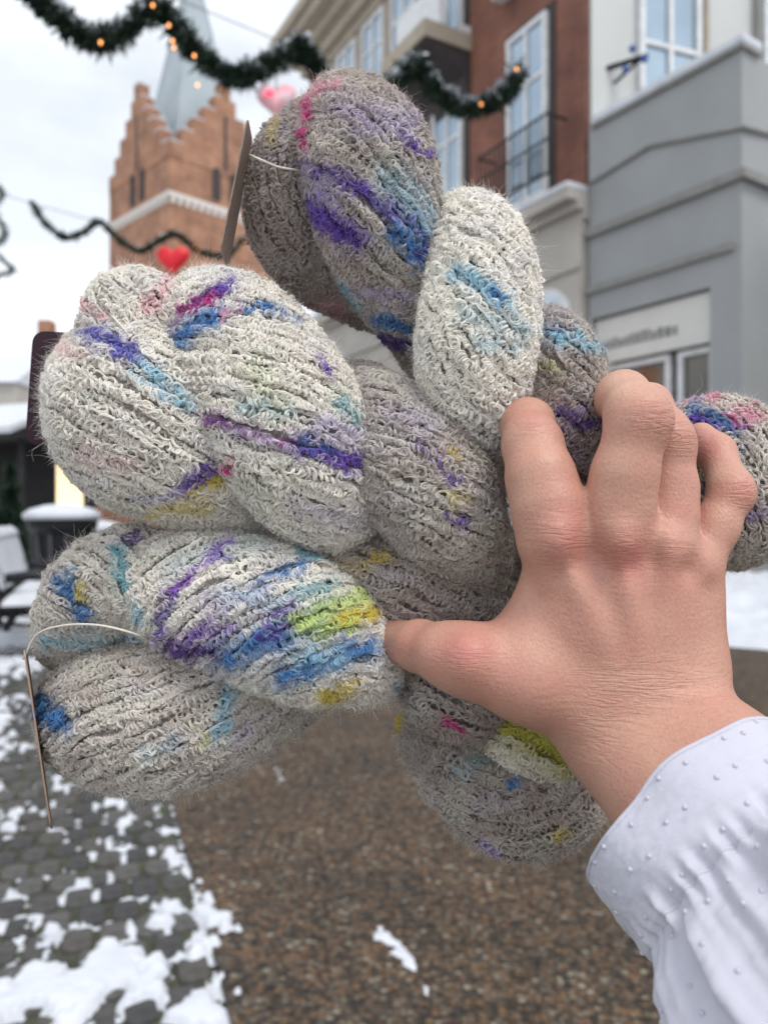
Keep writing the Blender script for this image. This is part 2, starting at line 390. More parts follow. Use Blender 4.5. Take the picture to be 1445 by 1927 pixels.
# grey shop with a terrace on top: corner at x=1395
gY = 9.6
GF = Fac((1395-CX)/FPX*gY, gY, 33.0)
g = GF.root('grey_shop'); tag(g, 'grey rendered shop with snow topped terrace parapet', 'shop')
zp = GF.uz(1395, 92)[1]; uL = GF.uz(1108, 300)[0]
_, zb = GF.uz(1390, 330); _, zl = GF.uz(1395, 432); _, zc = GF.uz(1362, 527)
zs1 = GF.uz(1335, 540)[1]; zs0 = GF.uz(1335, 640)[1]; us1 = GF.uz(1335, 600)[0]; us0 = GF.uz(1112, 640)[0]
MB().box(0, uL, -3.2, 0, zs1, zp).build('wall', M_gwall, g)
MB().box(0, us1, -3.2, 0, 0, zs1).build('pier', M_gwall, g)
MB().box(us0, uL, -3.2, 0, 0, zs1).build('pier', M_gwall, g)
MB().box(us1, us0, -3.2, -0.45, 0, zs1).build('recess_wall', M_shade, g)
MB().box(-0.05, uL-0.08, -0.35, 0.06, zp, zp+0.05).build('coping', M_gtrim, g)
MB().box(-0.06, uL-0.10, -0.36, 0.07, zp+0.05, zp+0.17).build('snow_cap', M_snow, g, bevel=0.04)
MB().box(-0.06, uL, 0.0, 0.09, zb-0.07, zb+0.05).box(-0.09, 0.0, -1.5, 0.088, zb-0.072, zb+0.048).build('string_course', M_gtrim, g)
_, zq = GF.uz(1360, 470)
MB().box(0.1, uL, 0.0, 0.07, zq-0.05, zq+0.05).build('moulding', M_gtrim, g)
# cable bent down the wall
c1 = GF.uz(1400, 240); c2 = GF.uz(1225, 275); c3 = GF.uz(1112, 345)
MB().tube([(c1[0], 0.03, c1[1]), (c2[0], 0.03, c2[1]), (c3[0], 0.03, c3[1])], 0.03, 6).build('cable', M_gtrim, g)
MB().tube([(c1[0], 0.03, c1[1]), (c1[0]+0.02, -0.9, c1[1]+0.12)], 0.03, 6).build('cable', M_gtrim, g)
# sign panel with lettering that is only a blur
sg = MB().box(us1+0.02, us0-0.02, -0.2, -0.08, zs0, zs1-0.03).build('sign_panel', M_sign, g)
lx = us1+0.55; 
for k in range(15):
    w_ = random.uniform(0.05, 0.10)
    hh = random.uniform(0.11, 0.17)
    if k == 14: hh = 0.3
    MB().box(lx, lx+w_, -0.082, -0.07, zs0+0.28*(zs1-zs0), zs0+0.28*(zs1-zs0)+hh).build('letter_mark', M_ink, sg)
    lx += w_+0.035
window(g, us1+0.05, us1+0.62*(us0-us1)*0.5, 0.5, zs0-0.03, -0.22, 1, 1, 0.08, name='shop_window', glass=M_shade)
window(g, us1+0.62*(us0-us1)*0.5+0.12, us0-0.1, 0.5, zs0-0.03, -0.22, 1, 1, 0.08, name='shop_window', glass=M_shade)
MB().box(us1+0.02, us0-0.02, -0.40, -0.16, 0, 0.5).build('stall_riser', M_white, g)
# set-back shop front to the right of the corner
MB().box(-7, -0.01, -3.4, -1.2, zc, zl).build('fascia', M_gwall, g)
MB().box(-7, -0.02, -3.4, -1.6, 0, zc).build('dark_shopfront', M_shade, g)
MB().box(-7, -0.015, -1.6, -1.05, zl, zl+0.14).build('snow_ledge', M_snow, g, bevel=0.05)
MB().box(-7, -0.02, -1.5, -1.25, zc-0.14, zc).build('awning_box', M_dark, g)
for k in range(4):
    window(g, -1.85-1.8*k, -0.12-1.8*k, 0.35, zc-0.16, -1.45, 1, 1, 0.06, m=M_dark, name='shop_window', glass=M_shade)

# brick town house further down the street
bu = GF.at(uL)
BF = Fac(bu[0]-0.02, bu[1]+0.02, 29.5)
bh = BF.root('brick_house'); tag(bh, 'tall dark red brick town house with white windows and cornice', 'house')
LEN = BF.uz(592, 400)[0]; ztop = BF.uz(618, 128)[1]; zledge = 6.0
MB().box(0.03, LEN, -9, 0, zledge, ztop).build('wall', M_brickA, bh)
MB().box(0.02, LEN, -9, 0.12, 0, zledge-0.35).build('base_wall', M_cream, bh)
cor = MB()
for k, (o_, a, b_) in enumerate([(0.10, 0, .22), (0.28, .22, .5), (0.5, .5, .75), (0.8, .75, 1.0), (0.95, 1.0, 1.25)]): cor.box(0.0, LEN+o_, -0.4, o_, ztop+a, ztop+b_)
cor.build('cornice', M_corn, bh)
MB().hexa([(-0.3, 0.95, ztop+1.26), (LEN+.9, 0.95, ztop+1.26), (LEN+.9, -9, ztop+1.26), (-0.3, -9, ztop+1.26), (-0.3, -2, ztop+4), (LEN-2, -2, ztop+4), (LEN-2, -7, ztop+4), (-0.3, -7, ztop+4)]).build('roof', M_snow, bh)
led = MB()
for o_, a, b_ in ((0.10, -.35, -.22), (0.22, -.22, -.1), (0.42, -.1, .06)): led.box(-0.02, LEN, -0.3, o_, zledge+a, zledge+b_)
led.build('ledge', M_cream, bh)
MB().box(-0.03, LEN, 0.005, 0.44, zledge+0.06, zledge+0.15).build('ledge_snow', M_snow, bh, bevel=0.03)
for zz in (1.5, 3.0, 4.9): MB().box(0.01, LEN+.02, 0.12, 0.18, zz, zz+0.12).build('base_band', M_cream, bh)
cols_u = [1.35, 3.7, 5.35, 6.7, 8.05, 9.3]
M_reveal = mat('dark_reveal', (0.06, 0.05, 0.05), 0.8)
for k, u in enumerate(cols_u):
    if u > LEN-0.5: continue
    for fl, (z0, z1) in enumerate(((6.35, 9.3), (10.25, 12.75))):
        if z1 > ztop-0.1: z1 = ztop-0.1
        w_ = 0.50
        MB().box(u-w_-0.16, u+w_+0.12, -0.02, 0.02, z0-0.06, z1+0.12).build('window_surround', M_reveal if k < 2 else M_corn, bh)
        window(bh, u-w_, u+w_, z0, z1, 0.07, 2, 2, 0.085, trans=0.68, proud=0.03)
        if fl == 1: MB().box(u-w_-0.2, u+w_+0.2, 0.0, 0.25, z0-0.16, z0-0.02).build('window_sill', M_white, bh)
    # iron balcony in front of the tall window
    if k == 0:
        rail = MB()
        for zz in (6.42, 6.95, 7.35): rail.box(u-0.95, u+0.85, 0.40, 0.43, zz, zz+0.03)
        for q_ in range(15): rail.box(u-0.95+q_*0.128, u-0.95+q_*0.128+0.018, 0.405, 0.425, 6.4, 7.35)
        rail.box(u-0.95, u-0.92, 0.03, 0.40, 7.33, 7.36).box(u+0.82, u+0.85, 0.03, 0.40, 7.33, 7.36)
        rail.build('balcony_rail', M_dark, bh)
# jutting bay with a shaded underside
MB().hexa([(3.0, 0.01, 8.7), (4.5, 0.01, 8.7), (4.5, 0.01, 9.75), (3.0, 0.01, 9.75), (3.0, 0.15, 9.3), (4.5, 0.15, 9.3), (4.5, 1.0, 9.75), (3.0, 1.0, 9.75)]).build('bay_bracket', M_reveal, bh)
MB().box(2.95, 4.55, 0.01, 1.05, 9.75, 10.05).build('balcony_slab', M_corn, bh)
MB().box(2.98, 4.5, 0.6, 0.72, 10.05, 10.9).build('balcony_front', M_white, bh)
# arched ground-floor opening
uA = BF.uz(1042, 560)[0]
arc = [(uA-0.55, 2.6), (uA+0.55, 2.6)]+[(uA+0.55*math.cos(a), 4.1+0.65*math.sin(a)) for a in np.linspace(0, math.pi, 13)]
aw = MB().prism(arc, 0.12, 0.16).build('arched_window', M_white, bh)
arc2 = [(uA-0.43, 2.7), (uA+0.43, 2.7)]+[(uA+0.43*math.cos(a), 4.1+0.53*math.sin(a)) for a in np.linspace(0, math.pi, 13)]
MB().prism(arc2, 0.16, 0.168).build('pane', M_glass, aw)
for k in range(4):
    window(bh, 2.6+1.75*k, 3.8+1.75*k, 0.6, 3.9, 0.17, 2, 2, 0.09, name='shop_window')

# pale upper house behind the terrace: its wall turns to face the camera
UF = Fac(bu[0]+6.6*math.sin(R(70)), bu[1]+6.6*math.cos(R(70)), 90+20)     # local x runs back towards the brick house
uh = UF.root('pale_house'); tag(uh, 'pale grey rendered house with white windows rising behind the terrace', 'house')
MB().box(-4, 6.55, -5, 0, 0, 14).build('wall', M_uwall, uh)
wa = UF.uz(1312, 100); wb = UF.uz(1197, 100)
zA0 = UF.uz(1250, 215)[1]
window(uh, wa[0], wb[0], zA0-0.3, zA0+2.25, 0.06, 2, 2, 0.09, trans=0.52)
wc = UF.uz(1428, 40); wd = UF.uz(1540, 40)
window(uh, wd[0], wc[0]-0.02, zA0-0.3, zA0+2.25, 0.06, 2, 2, 0.09, trans=0.52)
dp = UF.uz(1320, 50)[0]; MB().tube([(dp, 0.09, 3), (dp, 0.09, 14)], 0.05, 8).build('downpipe', M_corn, uh)
dp = UF.uz(1418, 50)[0]; MB().tube([(dp, 0.09, 3), (dp, 0.09, 14)], 0.05, 8).build('downpipe', M_gtrim, uh)

# wrought bracket with blue glass lamps on the brick corner
lp = UF.at(UF.uz(1150, 130)[0], 0.05); zlp = UF.uz(1150, 130)[1]
br_ = empty('wall_bracket', (lp[0], lp[1], zlp), UF.rz+R(180-40)); tag(br_, 'small dark wall bracket with blue lamps at the brick corner', 'bracket')
MB().tube([(-0.1, 0, 0), (0.5, -0.1, 0.02)], 0.04, 6).tube([(0, 0, -0.25), (0.4, -0.08, 0.0)], 0.025, 6).build('arm', M_dark, br_)
M_blue = mat('blue_glass', (0.05, 0.12, 0.35), 0.2)
for a, b_, c in ((0.18, -0.1, -0.12), (0.28, -0.1, 0.17), (0.45, -0.1, -0.02)):
    MB().tube([(a, b_, c-0.05), (a, b_, c), (a, b_, c+0.05)], [0.03, 0.06, 0.03], 8).build('lamp', M_blue, br_, smooth=True)

# orange lantern by the shop, planter hedge under its windows
pl = GF.at(GF.uz(1140, 690)[0], 0.5)
z_ = GF.uz(1140, 690, 0.5)[1]
ln = empty('orange_sign', (pl[0], pl[1], z_), GF.rz); tag(ln, 'small glowing orange hanging sign beside the shop', 'sign')
M_orange = mat('orange_sign', (0.85, 0.22, 0.06), 0.5, emit=(1.0, 0.3, 0.1), estr=0.5)
MB().box(-0.06, 0.06, -0.17, 0.17, -0.25, 0.2).build('panel', M_orange, ln, bevel=0.02)
MB().tube([(0, -0.5, 0.24), (0, 0.17, 0.24)], 0.012, 6).build('arm', M_dark, ln)
M_leaf = mat('hedge_leaf', (0.03, 0.07, 0.03), 0.6, (0.06, 0.10, 0.05), 30)
def leaf_mass(nm, parent, n_, ctr, size, lf, m, seed=1):
    rg = np.random.default_rng(seed); V_, F_ = [], []
    c = rg.normal(0, 0.42, (n_, 3))*np.array(size)+np.array(ctr)
    a = rg.normal(0, 1, (n_, 3)); a /= np.linalg.norm(a, axis=1)[:, None]
    b_ = np.cross(a, rg.normal(0, 1, (n_, 3))); b_ /= np.linalg.norm(b_, axis=1)[:, None]
    V_ = np.stack([c-a*lf, c+b_*lf*0.4, c+a*lf, c-b_*lf*0.4], 1).reshape(-1, 3)
    return link(nm, mesh_np(nm, V_, np.arange(n_*4).reshape(-1, 4), False), m, parent)
ph = GF.at(GF.uz(1270, 760)[0], 0.35)
pt = empty('planter', (ph[0], ph[1], 0), GF.rz); tag(pt, 'long planter of dark green shrubs under the shop windows', 'planter')
MB().box(-1.0, 1.0, -0.2, 0.2, 0, 0.85).build('box', M_dark, pt, bevel=0.02)
leaf_mass('foliage', pt, 2600, (0, 0, 1.35), (0.95, 0.25, 0.55), 0.06, M_leaf, 3)
for k in range(5): MB().tube([(-0.8+0.4*k, 0, 0.8), (-0.8+0.4*k, 0.02, 1.4)], 0.02, 6).build('stem', M_dark, pt)

# church tower with stepped gables
M_brickC = brick_mat('church_brick', (0.33, 0.17, 0.11), (0.39, 0.21, 0.135), (0.38, 0.27, 0.20), 0.5, 0.16)
M_lead = mat('lead_spire', (0.30, 0.35, 0.38), 0.45, (0.36, 0.41, 0.44), 0.5, 0.1, 4, spec=0.5)
cY = 50.0; cX = (362-CX)/FPX*cY
ch = empty('church_tower', (cX, cY, 0), R(45)); tag(ch, 'red brick church tower with stepped gables and grey spire', 'church')
H = 3.80
MB().box(-H, H, -H, H, 0, 21.9).build('wall', M_brickC, ch)
M_band = mat('white_band', (0.66, 0.62, 0.58), 0.7)
bd = MB()
for s_ in range(4):
    c_, sn = math.cos(s_*math.pi/2), math.sin(s_*math.pi/2)
def rotz(o_, k): o_.rotation_euler = (0, 0, k*math.pi/2); return o_
steps = 5
for k in range(4):
    gb = MB()
    for s_ in range(steps):
        w0 = H*(1-s_/steps)*0.98-(0.0 if s_ else -0.02); z0_ = 21.9+s_*0.93
        gb.box(-w0, w0, -H-0.06, -H+0.7, z0_, z0_+0.93)
    gb.box(-0.36, 0.36, -H-0.05, -H+0.6, 21.9+steps*0.93, 21.9+steps*0.93+0.9)
    gob = rotz(gb.build('stepped_gable', M_brickC, ch), k)
    cap = MB()
    for s_ in range(steps):
        w0 = H*(1-s_/steps)*0.98; w1 = H*(1-(s_+1)/steps)*0.98 if s_ < steps-1 else 0.36; z1_ = 21.9+(s_+1)*0.93
        cap.box(w1, w0, -H-0.08, -H+0.72, z1_, z1_+0.07).box(-w0, -w1, -H-0.08, -H+0.72, z1_, z1_+0.07)
    cap.box(-0.38, 0.38, -H-0.08, -H+0.64, 21.9+steps*0.93+0.9, 21.9+steps*0.93+1.04)
    cp = cap.build('step_snow', M_snow, gob); cp['kind'] = 'stuff'
    rotz(MB().box(-H-0.08, H+0.08, -H-0.1, -H+0.02, 19.55, 19.85).build('band', M_band, ch), k)
    dn = MB()
    for q_ in range(16): dn.box(-H+0.1+q_*0.475, -H+0.35+q_*0.475, -H-0.09, -H, 19.2, 19.55)
    rotz(dn.build('dentils', M_band, ch), k)
    for x in (-0.62, 0.62) if k != 9 else ():
        ar = [(x-0.28, 20.2), (x+0.28, 20.2)]+[(x+0.28*math.cos(a), 21.9+0.28*math.sin(a)) for a in np.linspace(0, math.pi, 9)]
        rotz(MB().prism(ar, -H-0.075, -H+0.02).build('belfry_window', M_reveal, ch), k)
    for x in (-2.3, -1.2, 0, 1.2, 2.3):
        tz = 22.3+(2.4-abs(x))*0.95
        rotz(MB().box(x-0.12, x+0.12, -H-0.072, -H, 22.1, tz+0.9).build('gable_niche', M_reveal if x == 0 else M_brickC, ch), k)
    rotz(MB().prism([(-0.35, 11.5), (0.35, 11.5), (0.35, 14.5), (0, 15.1), (-0.35, 14.5)], -H-0.04, -H+0.02).build('tower_window', M_reveal, ch), k)
for k in range(2):      # crossing saddle roofs between the gables
    rotz(MB().prism([(-H*0.95, 21.9), (H*0.95, 21.9), (0, 26.3)], -H+0.5+k*0.01, H-0.5-k*0.01).build('saddle_roof', M_lead, ch), k)
sp = bmesh.new(); rb_ = []
for a in range(4):
    ang = math.pi/4+a*math.pi/2
    rb_.append([sp.verts.new((r_*math.cos(ang), r_*math.sin(ang), z_)) for r_, z_ in ((4.2, 21.5), (2.5, 27.2))])
apx = sp.verts.new((0, 0, 37.6))
for a in range(4):
    n2 = (a+1) % 4
    sp.faces.new((rb_[a][0], rb_[n2][0], rb_[n2][1], rb_[a][1])); sp.faces.new((rb_[a][1], rb_[n2][1], apx))
me = bpy.data.meshes.new('spire'); sp.to_mesh(me); sp.free()
spo = link('spire', me, M_lead, ch)
seam = MB()
for a in range(4):
    ang = math.pi/4+a*math.pi/2
    seam.tube([(4.2*math.cos(ang), 4.2*math.sin(ang), 21.5), (2.5*math.cos(ang), 2.5*math.sin(ang), 27.2), (0, 0, 37.6)], [0.09, 0.08, 0.05], 6)
seam.build('ridge_roll', M_lead, spo)
MB().tube([(0, 0, 37.4), (0, 0, 39.2)], 0.06, 6).build('finial', M_dark, ch)
# nave behind the tower
na = empty('church_nave', (cX+9, cY+16, 0), R(20)); tag(na, 'red brick church nave with snowy roof behind the tower', 'church')
MB().box(-6, 6, -12, 12, 0, 10).build('wall', M_brickC, na)
MB().prism([(-6.4, 10), (6.4, 10), (0, 16)], -12.2, 12.2).build('roof', M_snow, na)

# small far houses closing the street on the left
def far_house(px0, px1, py_eave, py_ridge, Y, m, rm, label, rz=0.0, chim=None):
    x0, x1 = (px0-CX)/FPX*Y, (px1-CX)/FPX*Y; w_ = x1-x0
    ze, zr = EYE-(py_eave-CY)/FPX*Y, EYE-(py_ridge-CY)/FPX*Y
    h_ = empty('far_house', ((x0+x1)/2, Y, 0), rz); tag(h_, label, 'house', 'houses at the far end of the street')
    MB().box(-w_/2, w_/2, 0, 7, 0, ze).build('wall', m, h_)
    rf = MB().hexa([(-w_/2-.1, -.25, ze), (w_/2+.1, -.25, ze), (w_/2+.1, 7.25, ze), (-w_/2-.1, 7.25, ze), (-w_/2-.1, 3.3, zr), (w_/2+.1, 3.3, zr), (w_/2+.1, 3.7, zr), (-w_/2-.1, 3.7, zr)]).build('roof', rm, h_)
    if chim is not None:
        MB().box(chim-.35, chim+.35, 2.6, 3.4, ze, zr+1.1).build('chimney', M_brickC, rf)
    nw = max(1, int(w_/2.2)); zf = 0.9
    while zf+1.6 < ze:
        for q_ in range(nw):
            xc = -w_/2+(q_+0.5)*w_/nw
            window(h_, xc-0.5, xc+0.5, zf, zf+1.5, 0.0, 2, 2, 0.08) if False else None
            fr = MB().box(xc-.55, xc+.55, -.06, .02, zf, zf+1.5).build('window', M_white, h_)
            MB().box(xc-.45, xc-.04, -.075, -.05, zf+.1, zf+1.4).build('pane', M_glass, fr); MB().box(xc+.04, xc+.45, -.075, -.05, zf+.1, zf+1.4).build('pane', M_glass, fr)
        zf += 2.7
    return h_
M_tile = mat('snowy_red_tiles', (0.62, 0.60, 0.62), 0.8, (0.42, 0.26, 0.20), 1.2)
far_house(-160, 30, 720, 640, 34, M_cream, M_snow, 'cream house with snowy roof at the street end')
far_house(28, 120, 700, 618, 40, M_brickC, M_tile, 'small red brick house with tall chimney beyond the bench', chim=-0.9)
far_house(120, 330, 660, 590, 62, M_uwall, M_snow, 'pale house with snowy roof standing before the church')
far_house(500, 640, 690, 630, 70, M_cream, M_tile, 'cream house with red tiles beyond the church tower')
far_house(330, 520, 720, 660, 80, M_gwall, M_snow, 'grey house with snowy roof behind the tower foot')

# ------------------------------------------------------------------ garlands, hearts, wires
M_fir = mat('fir_needles', (0.012, 0.030, 0.018), 0.7, (0.025, 0.045, 0.028), 9)
M_wire = mat('wire', (0.10, 0.10, 0.11), 0.6)
M_bulb = mat('warm_bulb', (0.9, 0.5, 0.2), 0.3, emit=(1.0, 0.36, 0.10), estr=2.6)
def crom(pts, n_):
    pts = np.asarray(pts, float); m_ = len(pts)
    t = np.linspace(0, m_-1, n_); i = np.clip(np.floor(t).astype(int), 0, m_-2); f_ = (t-i)[:, None]
    p0 = pts[np.clip(i-1, 0, m_-1)]; p1 = pts[i]; p2 = pts[i+1]; p3 = pts[np.clip(i+2, 0, m_-1)]
    # mirrored ends
    p0 = np.where((i == 0)[:, None], 2*p1-p2, p0); p3 = np.where((i == m_-2)[:, None], 2*p2-p1, p3)
    return 0.5*((2*p1)+(-p0+p2)*f_+(2*p0-5*p1+4*p2-p3)*f_**2+(-p0+3*p1-3*p2+p3)*f_**3)
def garland(pxpts, label, rad, seed, bulbs=(), dens=900, snow=0.5):
    pts = np.array([P(*p) for p in pxpts]); n_ = 40*len(pts)
    c = crom(pts, n_); rg = np.random.default_rng(seed)
    root = empty('fir_garland', tuple(c[0])); tag(root, label, 'garland', 'fir garlands strung across the street')
    o0 = c[0]
    L_ = np.linalg.norm(np.diff(c, axis=0), axis=1).sum()
    MB().tube([tuple(p-o0) for p in c[::4]], 0.018, 6).build('rope', M_dark, root)
    N = int(dens*L_)
    def tufts(nm, N_, m_, upward, ln, wd):
        k = rg.integers(0, n_, N_); ctr = c[k]-o0+rg.normal(0, 0.03, (N_, 3))
        d = rg.normal(0, 1, (N_, 3)); d /= np.linalg.norm(d, axis=1)[:, None]
        lump = 0.75+0.5*np.sin(k*0.33+seed)*np.sin(k*0.11)
        if upward:
            d[:, 2] = np.abs(d[:, 2])*0.6; ctr = ctr+np.array([0, 0, rad*0.55])*lump[:, None]*rg.uniform(0.6, 1.2, (N_, 1))
        l_ = ln*rg.uniform(0.6, 1.2, (N_, 1))*lump[:, None]
        s_ = np.cross(d, rg.normal(0, 1, (N_, 3))); s_ /= np.linalg.norm(s_, axis=1)[:, None]
        a = ctr+d*l_*0.1; b_ = ctr+d*l_
        V_ = np.stack([a, (a+b_)/2+s_*wd, b_, (a+b_)/2-s_*wd], 1).reshape(-1, 3)
        link(nm, mesh_np(nm, V_, np.arange(N_*4).reshape(-1, 4), False), m_, root)['kind'] = 'stuff'
    tufts('needles', N, M_fir, False, rad, rad*0.10)
    if snow: tufts('snow_tufts', int(N*0.25*snow), M_snow, True, rad*0.55, rad*0.22)
    for (bx, by, by_Y) in bulbs:
        q_ = P(bx, by, by_Y)-o0
        MB().tube([tuple(q_+np.array([0, 0, dz])) for dz in (-0.02, 0, 0.02)], [0.008, 0.018, 0.008], 8).build('bulb', M_bulb, root, smooth=True)
    return c
g1 = [(40, -25, 8.6), (80, 8, 8.7), (130, 50, 8.8), (180, 78, 8.9), (235, 62, 9.0), (290, 15, 9.1), (330, 50, 9.2), (370, 100, 9.3), (425, 143, 9.4), (480, 138, 9.5), (530, 108, 9.6), (562, 92, 9.7), (590, 120, 9.8), (630, 170, 9.9), (690, 190, 10.0), (740, 160, 10.1), (780, 122, 10.2), (820, 170, 10.3), (868, 205, 10.4), (920, 195, 10.5), (955, 172, 10.6), (975, 138, 10.7)]
garland(g1, 'thick snowy fir garland with warm bulbs hung from house to house', 0.185, 1, [(288, 10, 8.95), (318, 48, 9.0), (325, 77, 9.05), (328, 90, 9.05), (190, 80, 8.75), (366, 105, 9.15), (972, 130, 10.5), (905, 196, 10.35), (372, 160, 9.2)], 1700, 1.3)
g2 = [(62, 383, 24), (85, 420, 24), (125, 447, 24.2), (160, 436, 24.4), (188, 418, 24.6), (225, 452, 24.8), (265, 472, 25), (300, 452, 25.2), (330, 440, 25.4), (360, 462, 25.6), (395, 480, 25.8), (430, 478, 26), (465, 448, 26.2), (495, 470, 26.4), (540, 500, 26.6)]
garland(g2, 'thin fir garland with red heart hung before the church tower', 0.17, 2, [(375, 468, 25.3), (382, 495, 25.3), (460, 452, 25.8), (368, 463, 25.3)], 800, 0.25)
g3 = [(-40, 330, 13), (5, 362, 13), (-12, 392, 13), (8, 430, 13), (6, 452, 13), (-15, 470, 13), (25, 508, 13), (-5, 520, 13), (-40, 545, 13)]
garland(g3, 'curly fir garland end beside the cream house', 0.075, 3, [], 700, 0.4)
def wire(pts, label, r_=0.012):
    a = [P(*p) for p in pts]; o0 = a[0]
    o_ = MB().tube([tuple(p-o0) for p in a], r_, 6).build('support_wire', M_wire); o_.location = tuple(o0)
    tag(o_, label, 'wire', 'garland support wires')
wire([(-80, 340, 24), (62, 383, 24), (188, 418, 24.6)], 'thin steel wire carrying the garland before the church', 0.012)
wire([(290, -20, 9.1), (562, 92, 9.7)], 'thin steel wire carrying the thick snowy garland', 0.006)

def heart(px, py, Y, w, m, label, rim=None):
    bm = bmesh.new(); n_ = 40; prof = []
    for k in range(n_):
        t = 2*math.pi*k/n_
        x = 16*math.sin(t)**3; z = 13*math.cos(t)-5*math.cos(2*t)-2*math.cos(3*t)-math.cos(4*t)
        prof.append((x/32*w, (z+2.5)/32*w))
    rings = []
    for s_, d in ((0.25, 0.17), (0.6, 0.14), (0.88, 0.085), (1.0, 0.0), (0.88, -0.085), (0.6, -0.14), (0.25, -0.17)):
        rings.append([bm.verts.new((x*s_, -d*w, z*s_)) for x, z in prof])
    for a, b_ in zip(rings, rings[1:]):
        for k in range(n_): bm.faces.new((a[k], a[(k+1) % n_], b_[(k+1) % n_], b_[k]))
    bm.faces.new(rings[0][::-1]); bm.faces.new(rings[-1])
    bmesh.ops.recalc_face_normals(bm, faces=bm.faces)
    p = P(px, py, Y); root = empty('hanging_heart', tuple(p)); tag(root, label, 'heart', 'heart decorations under the garlands')
    me = bpy.data.meshes.new('heart_body'); bm.to_mesh(me); bm.free(); link('heart_body', me, m, root, True)
    MB().tube([(0, 0, 0.25*w), (0, 0, w)], 0.008, 6).build('hook', M_wire, root)
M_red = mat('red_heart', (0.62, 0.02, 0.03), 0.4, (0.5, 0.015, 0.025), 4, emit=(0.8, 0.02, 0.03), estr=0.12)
M_pink = mat('frosted_pink_heart', (0.75, 0.30, 0.36), 0.5, (0.80, 0.58, 0.62), 9, 0.4, 20)
heart(326, 492, 25.2, 1.1, M_red, 'big red heart hanging from the thin garland')
heart(520, 193, 9.55, 0.50, M_pink, 'snow dusted pink heart hanging from the thick garland')
pb = P(507, 175, 9.45)
o_ = MB().tube([(0, 0, -.03), (0, 0, 0), (0, 0, .03)], [0.02, 0.055, 0.02], 10).build('red_lamp', mat('red_bulb', (0.8, 0.05, 0.1), 0.3, emit=(1.0, 0.06, 0.12), estr=1.5), smooth=True); o_.location = tuple(pb)
tag(o_, 'glowing red lamp on the pink heart', 'lamp')

# ------------------------------------------------------------------ bench, bin, stall on the left
M_wood = mat('painted_slat', (0.02, 0.022, 0.024), 0.5)
bO = ground(70, 1215); bY = bO[1]
bO = ground(62, 1240); bO = bO+0.85*np.array([math.cos(R(109)), math.sin(R(109)), 0])
be = empty('park_bench', (bO[0], bO[1], 0), R(109)); tag(be, 'black cast iron bench with thick snow on its seat', 'bench')
def iron_side(x):
    s_ = MB()
    arm = crom([(x, -0.34, 0.0), (x, -0.27, 0.22), (x, -0.30, 0.42), (x, -0.24, 0.62), (x, -0.02, 0.68), (x, 0.2, 0.66)], 24)
    back = crom([(x, 0.42, 0.0), (x, 0.25, 0.35), (x, 0.24, 0.6), (x, 0.40, 1.0)], 20)
    s_.tube([tuple(p) for p in arm], 0.042, 8).tube([tuple(p) for p in back], 0.042, 8).tube([(x, -0.28, 0.40), (x, 0.24, 0.38)], 0.036, 8)
    s_.tube([tuple(p) for p in crom([(x, -0.26, 0.2), (x, 0.0, 0.27), (x, 0.27, 0.3)], 12)], 0.018, 8)
    return s_.build('leg_frame', M_dark, be, smooth=True)
iron_side(-0.85); iron_side(0.85)
for k in range(5): MB().box(-0.95, 0.95, -0.30+k*0.105, -0.215+k*0.105, 0.415, 0.445).build('seat_slat', M_wood, be, bevel=0.005)
for k in range(4):
    a = 0.235+k*0.04; z_ = 0.56+k*0.115
    MB().hexa([(-0.95, a, z_), (0.95, a, z_), (0.95, a+0.03, z_), (-0.95, a+0.03, z_), (-0.95, a+0.03, z_+0.085), (0.95, a+0.03, z_+0.085), (0.95, a+0.06, z_+0.085), (-0.95, a+0.06, z_+0.085)]).build('back_slat', M_wood, be)
def snow_slab(x0, x1, y0, y1, z, hgt, parent, seed, name='snow_layer', nx=60, ny=24):
    gx, gy = np.meshgrid(np.linspace(x0, x1, nx), np.linspace(y0, y1, ny), indexing='ij')
    ex = np.minimum(gx-x0, x1-gx); ey = np.minimum(gy-y0, y1-gy); e_ = np.minimum(ex, ey)
    zz = z+hgt*np.sqrt(np.clip(e_/(hgt*0.9), 0, 1))*(0.75+0.5*fbm(gx*7+seed, gy*7, seed, 4))
    id_ = np.arange(nx*ny).reshape(nx, ny)
    F_ = np.stack([id_[:-1, :-1], id_[1:, :-1], id_[1:, 1:], id_[:-1, 1:]], -1).reshape(-1, 4)
    return link(name, mesh_np(name, np.stack([gx, gy, zz], -1).reshape(-1, 3), F_), M_snow, parent)
snow_slab(-0.93, 0.93, -0.31, 0.23, 0.446, 0.10, be, 31)
snow_slab(-0.93, 0.93, 0.30, 0.45, 0.985, 0.08, be, 33, ny=10)
MB().hexa([(-0.92, 0.20, 0.58), (0.92, 0.20, 0.58), (0.92, 0.225, 0.58), (-0.92, 0.225, 0.58), (-0.92, 0.315, 0.98), (0.92, 0.315, 0.98), (0.92, 0.345, 0.98), (-0.92, 0.345, 0.98)]).build('back_snow', M_snow, be)

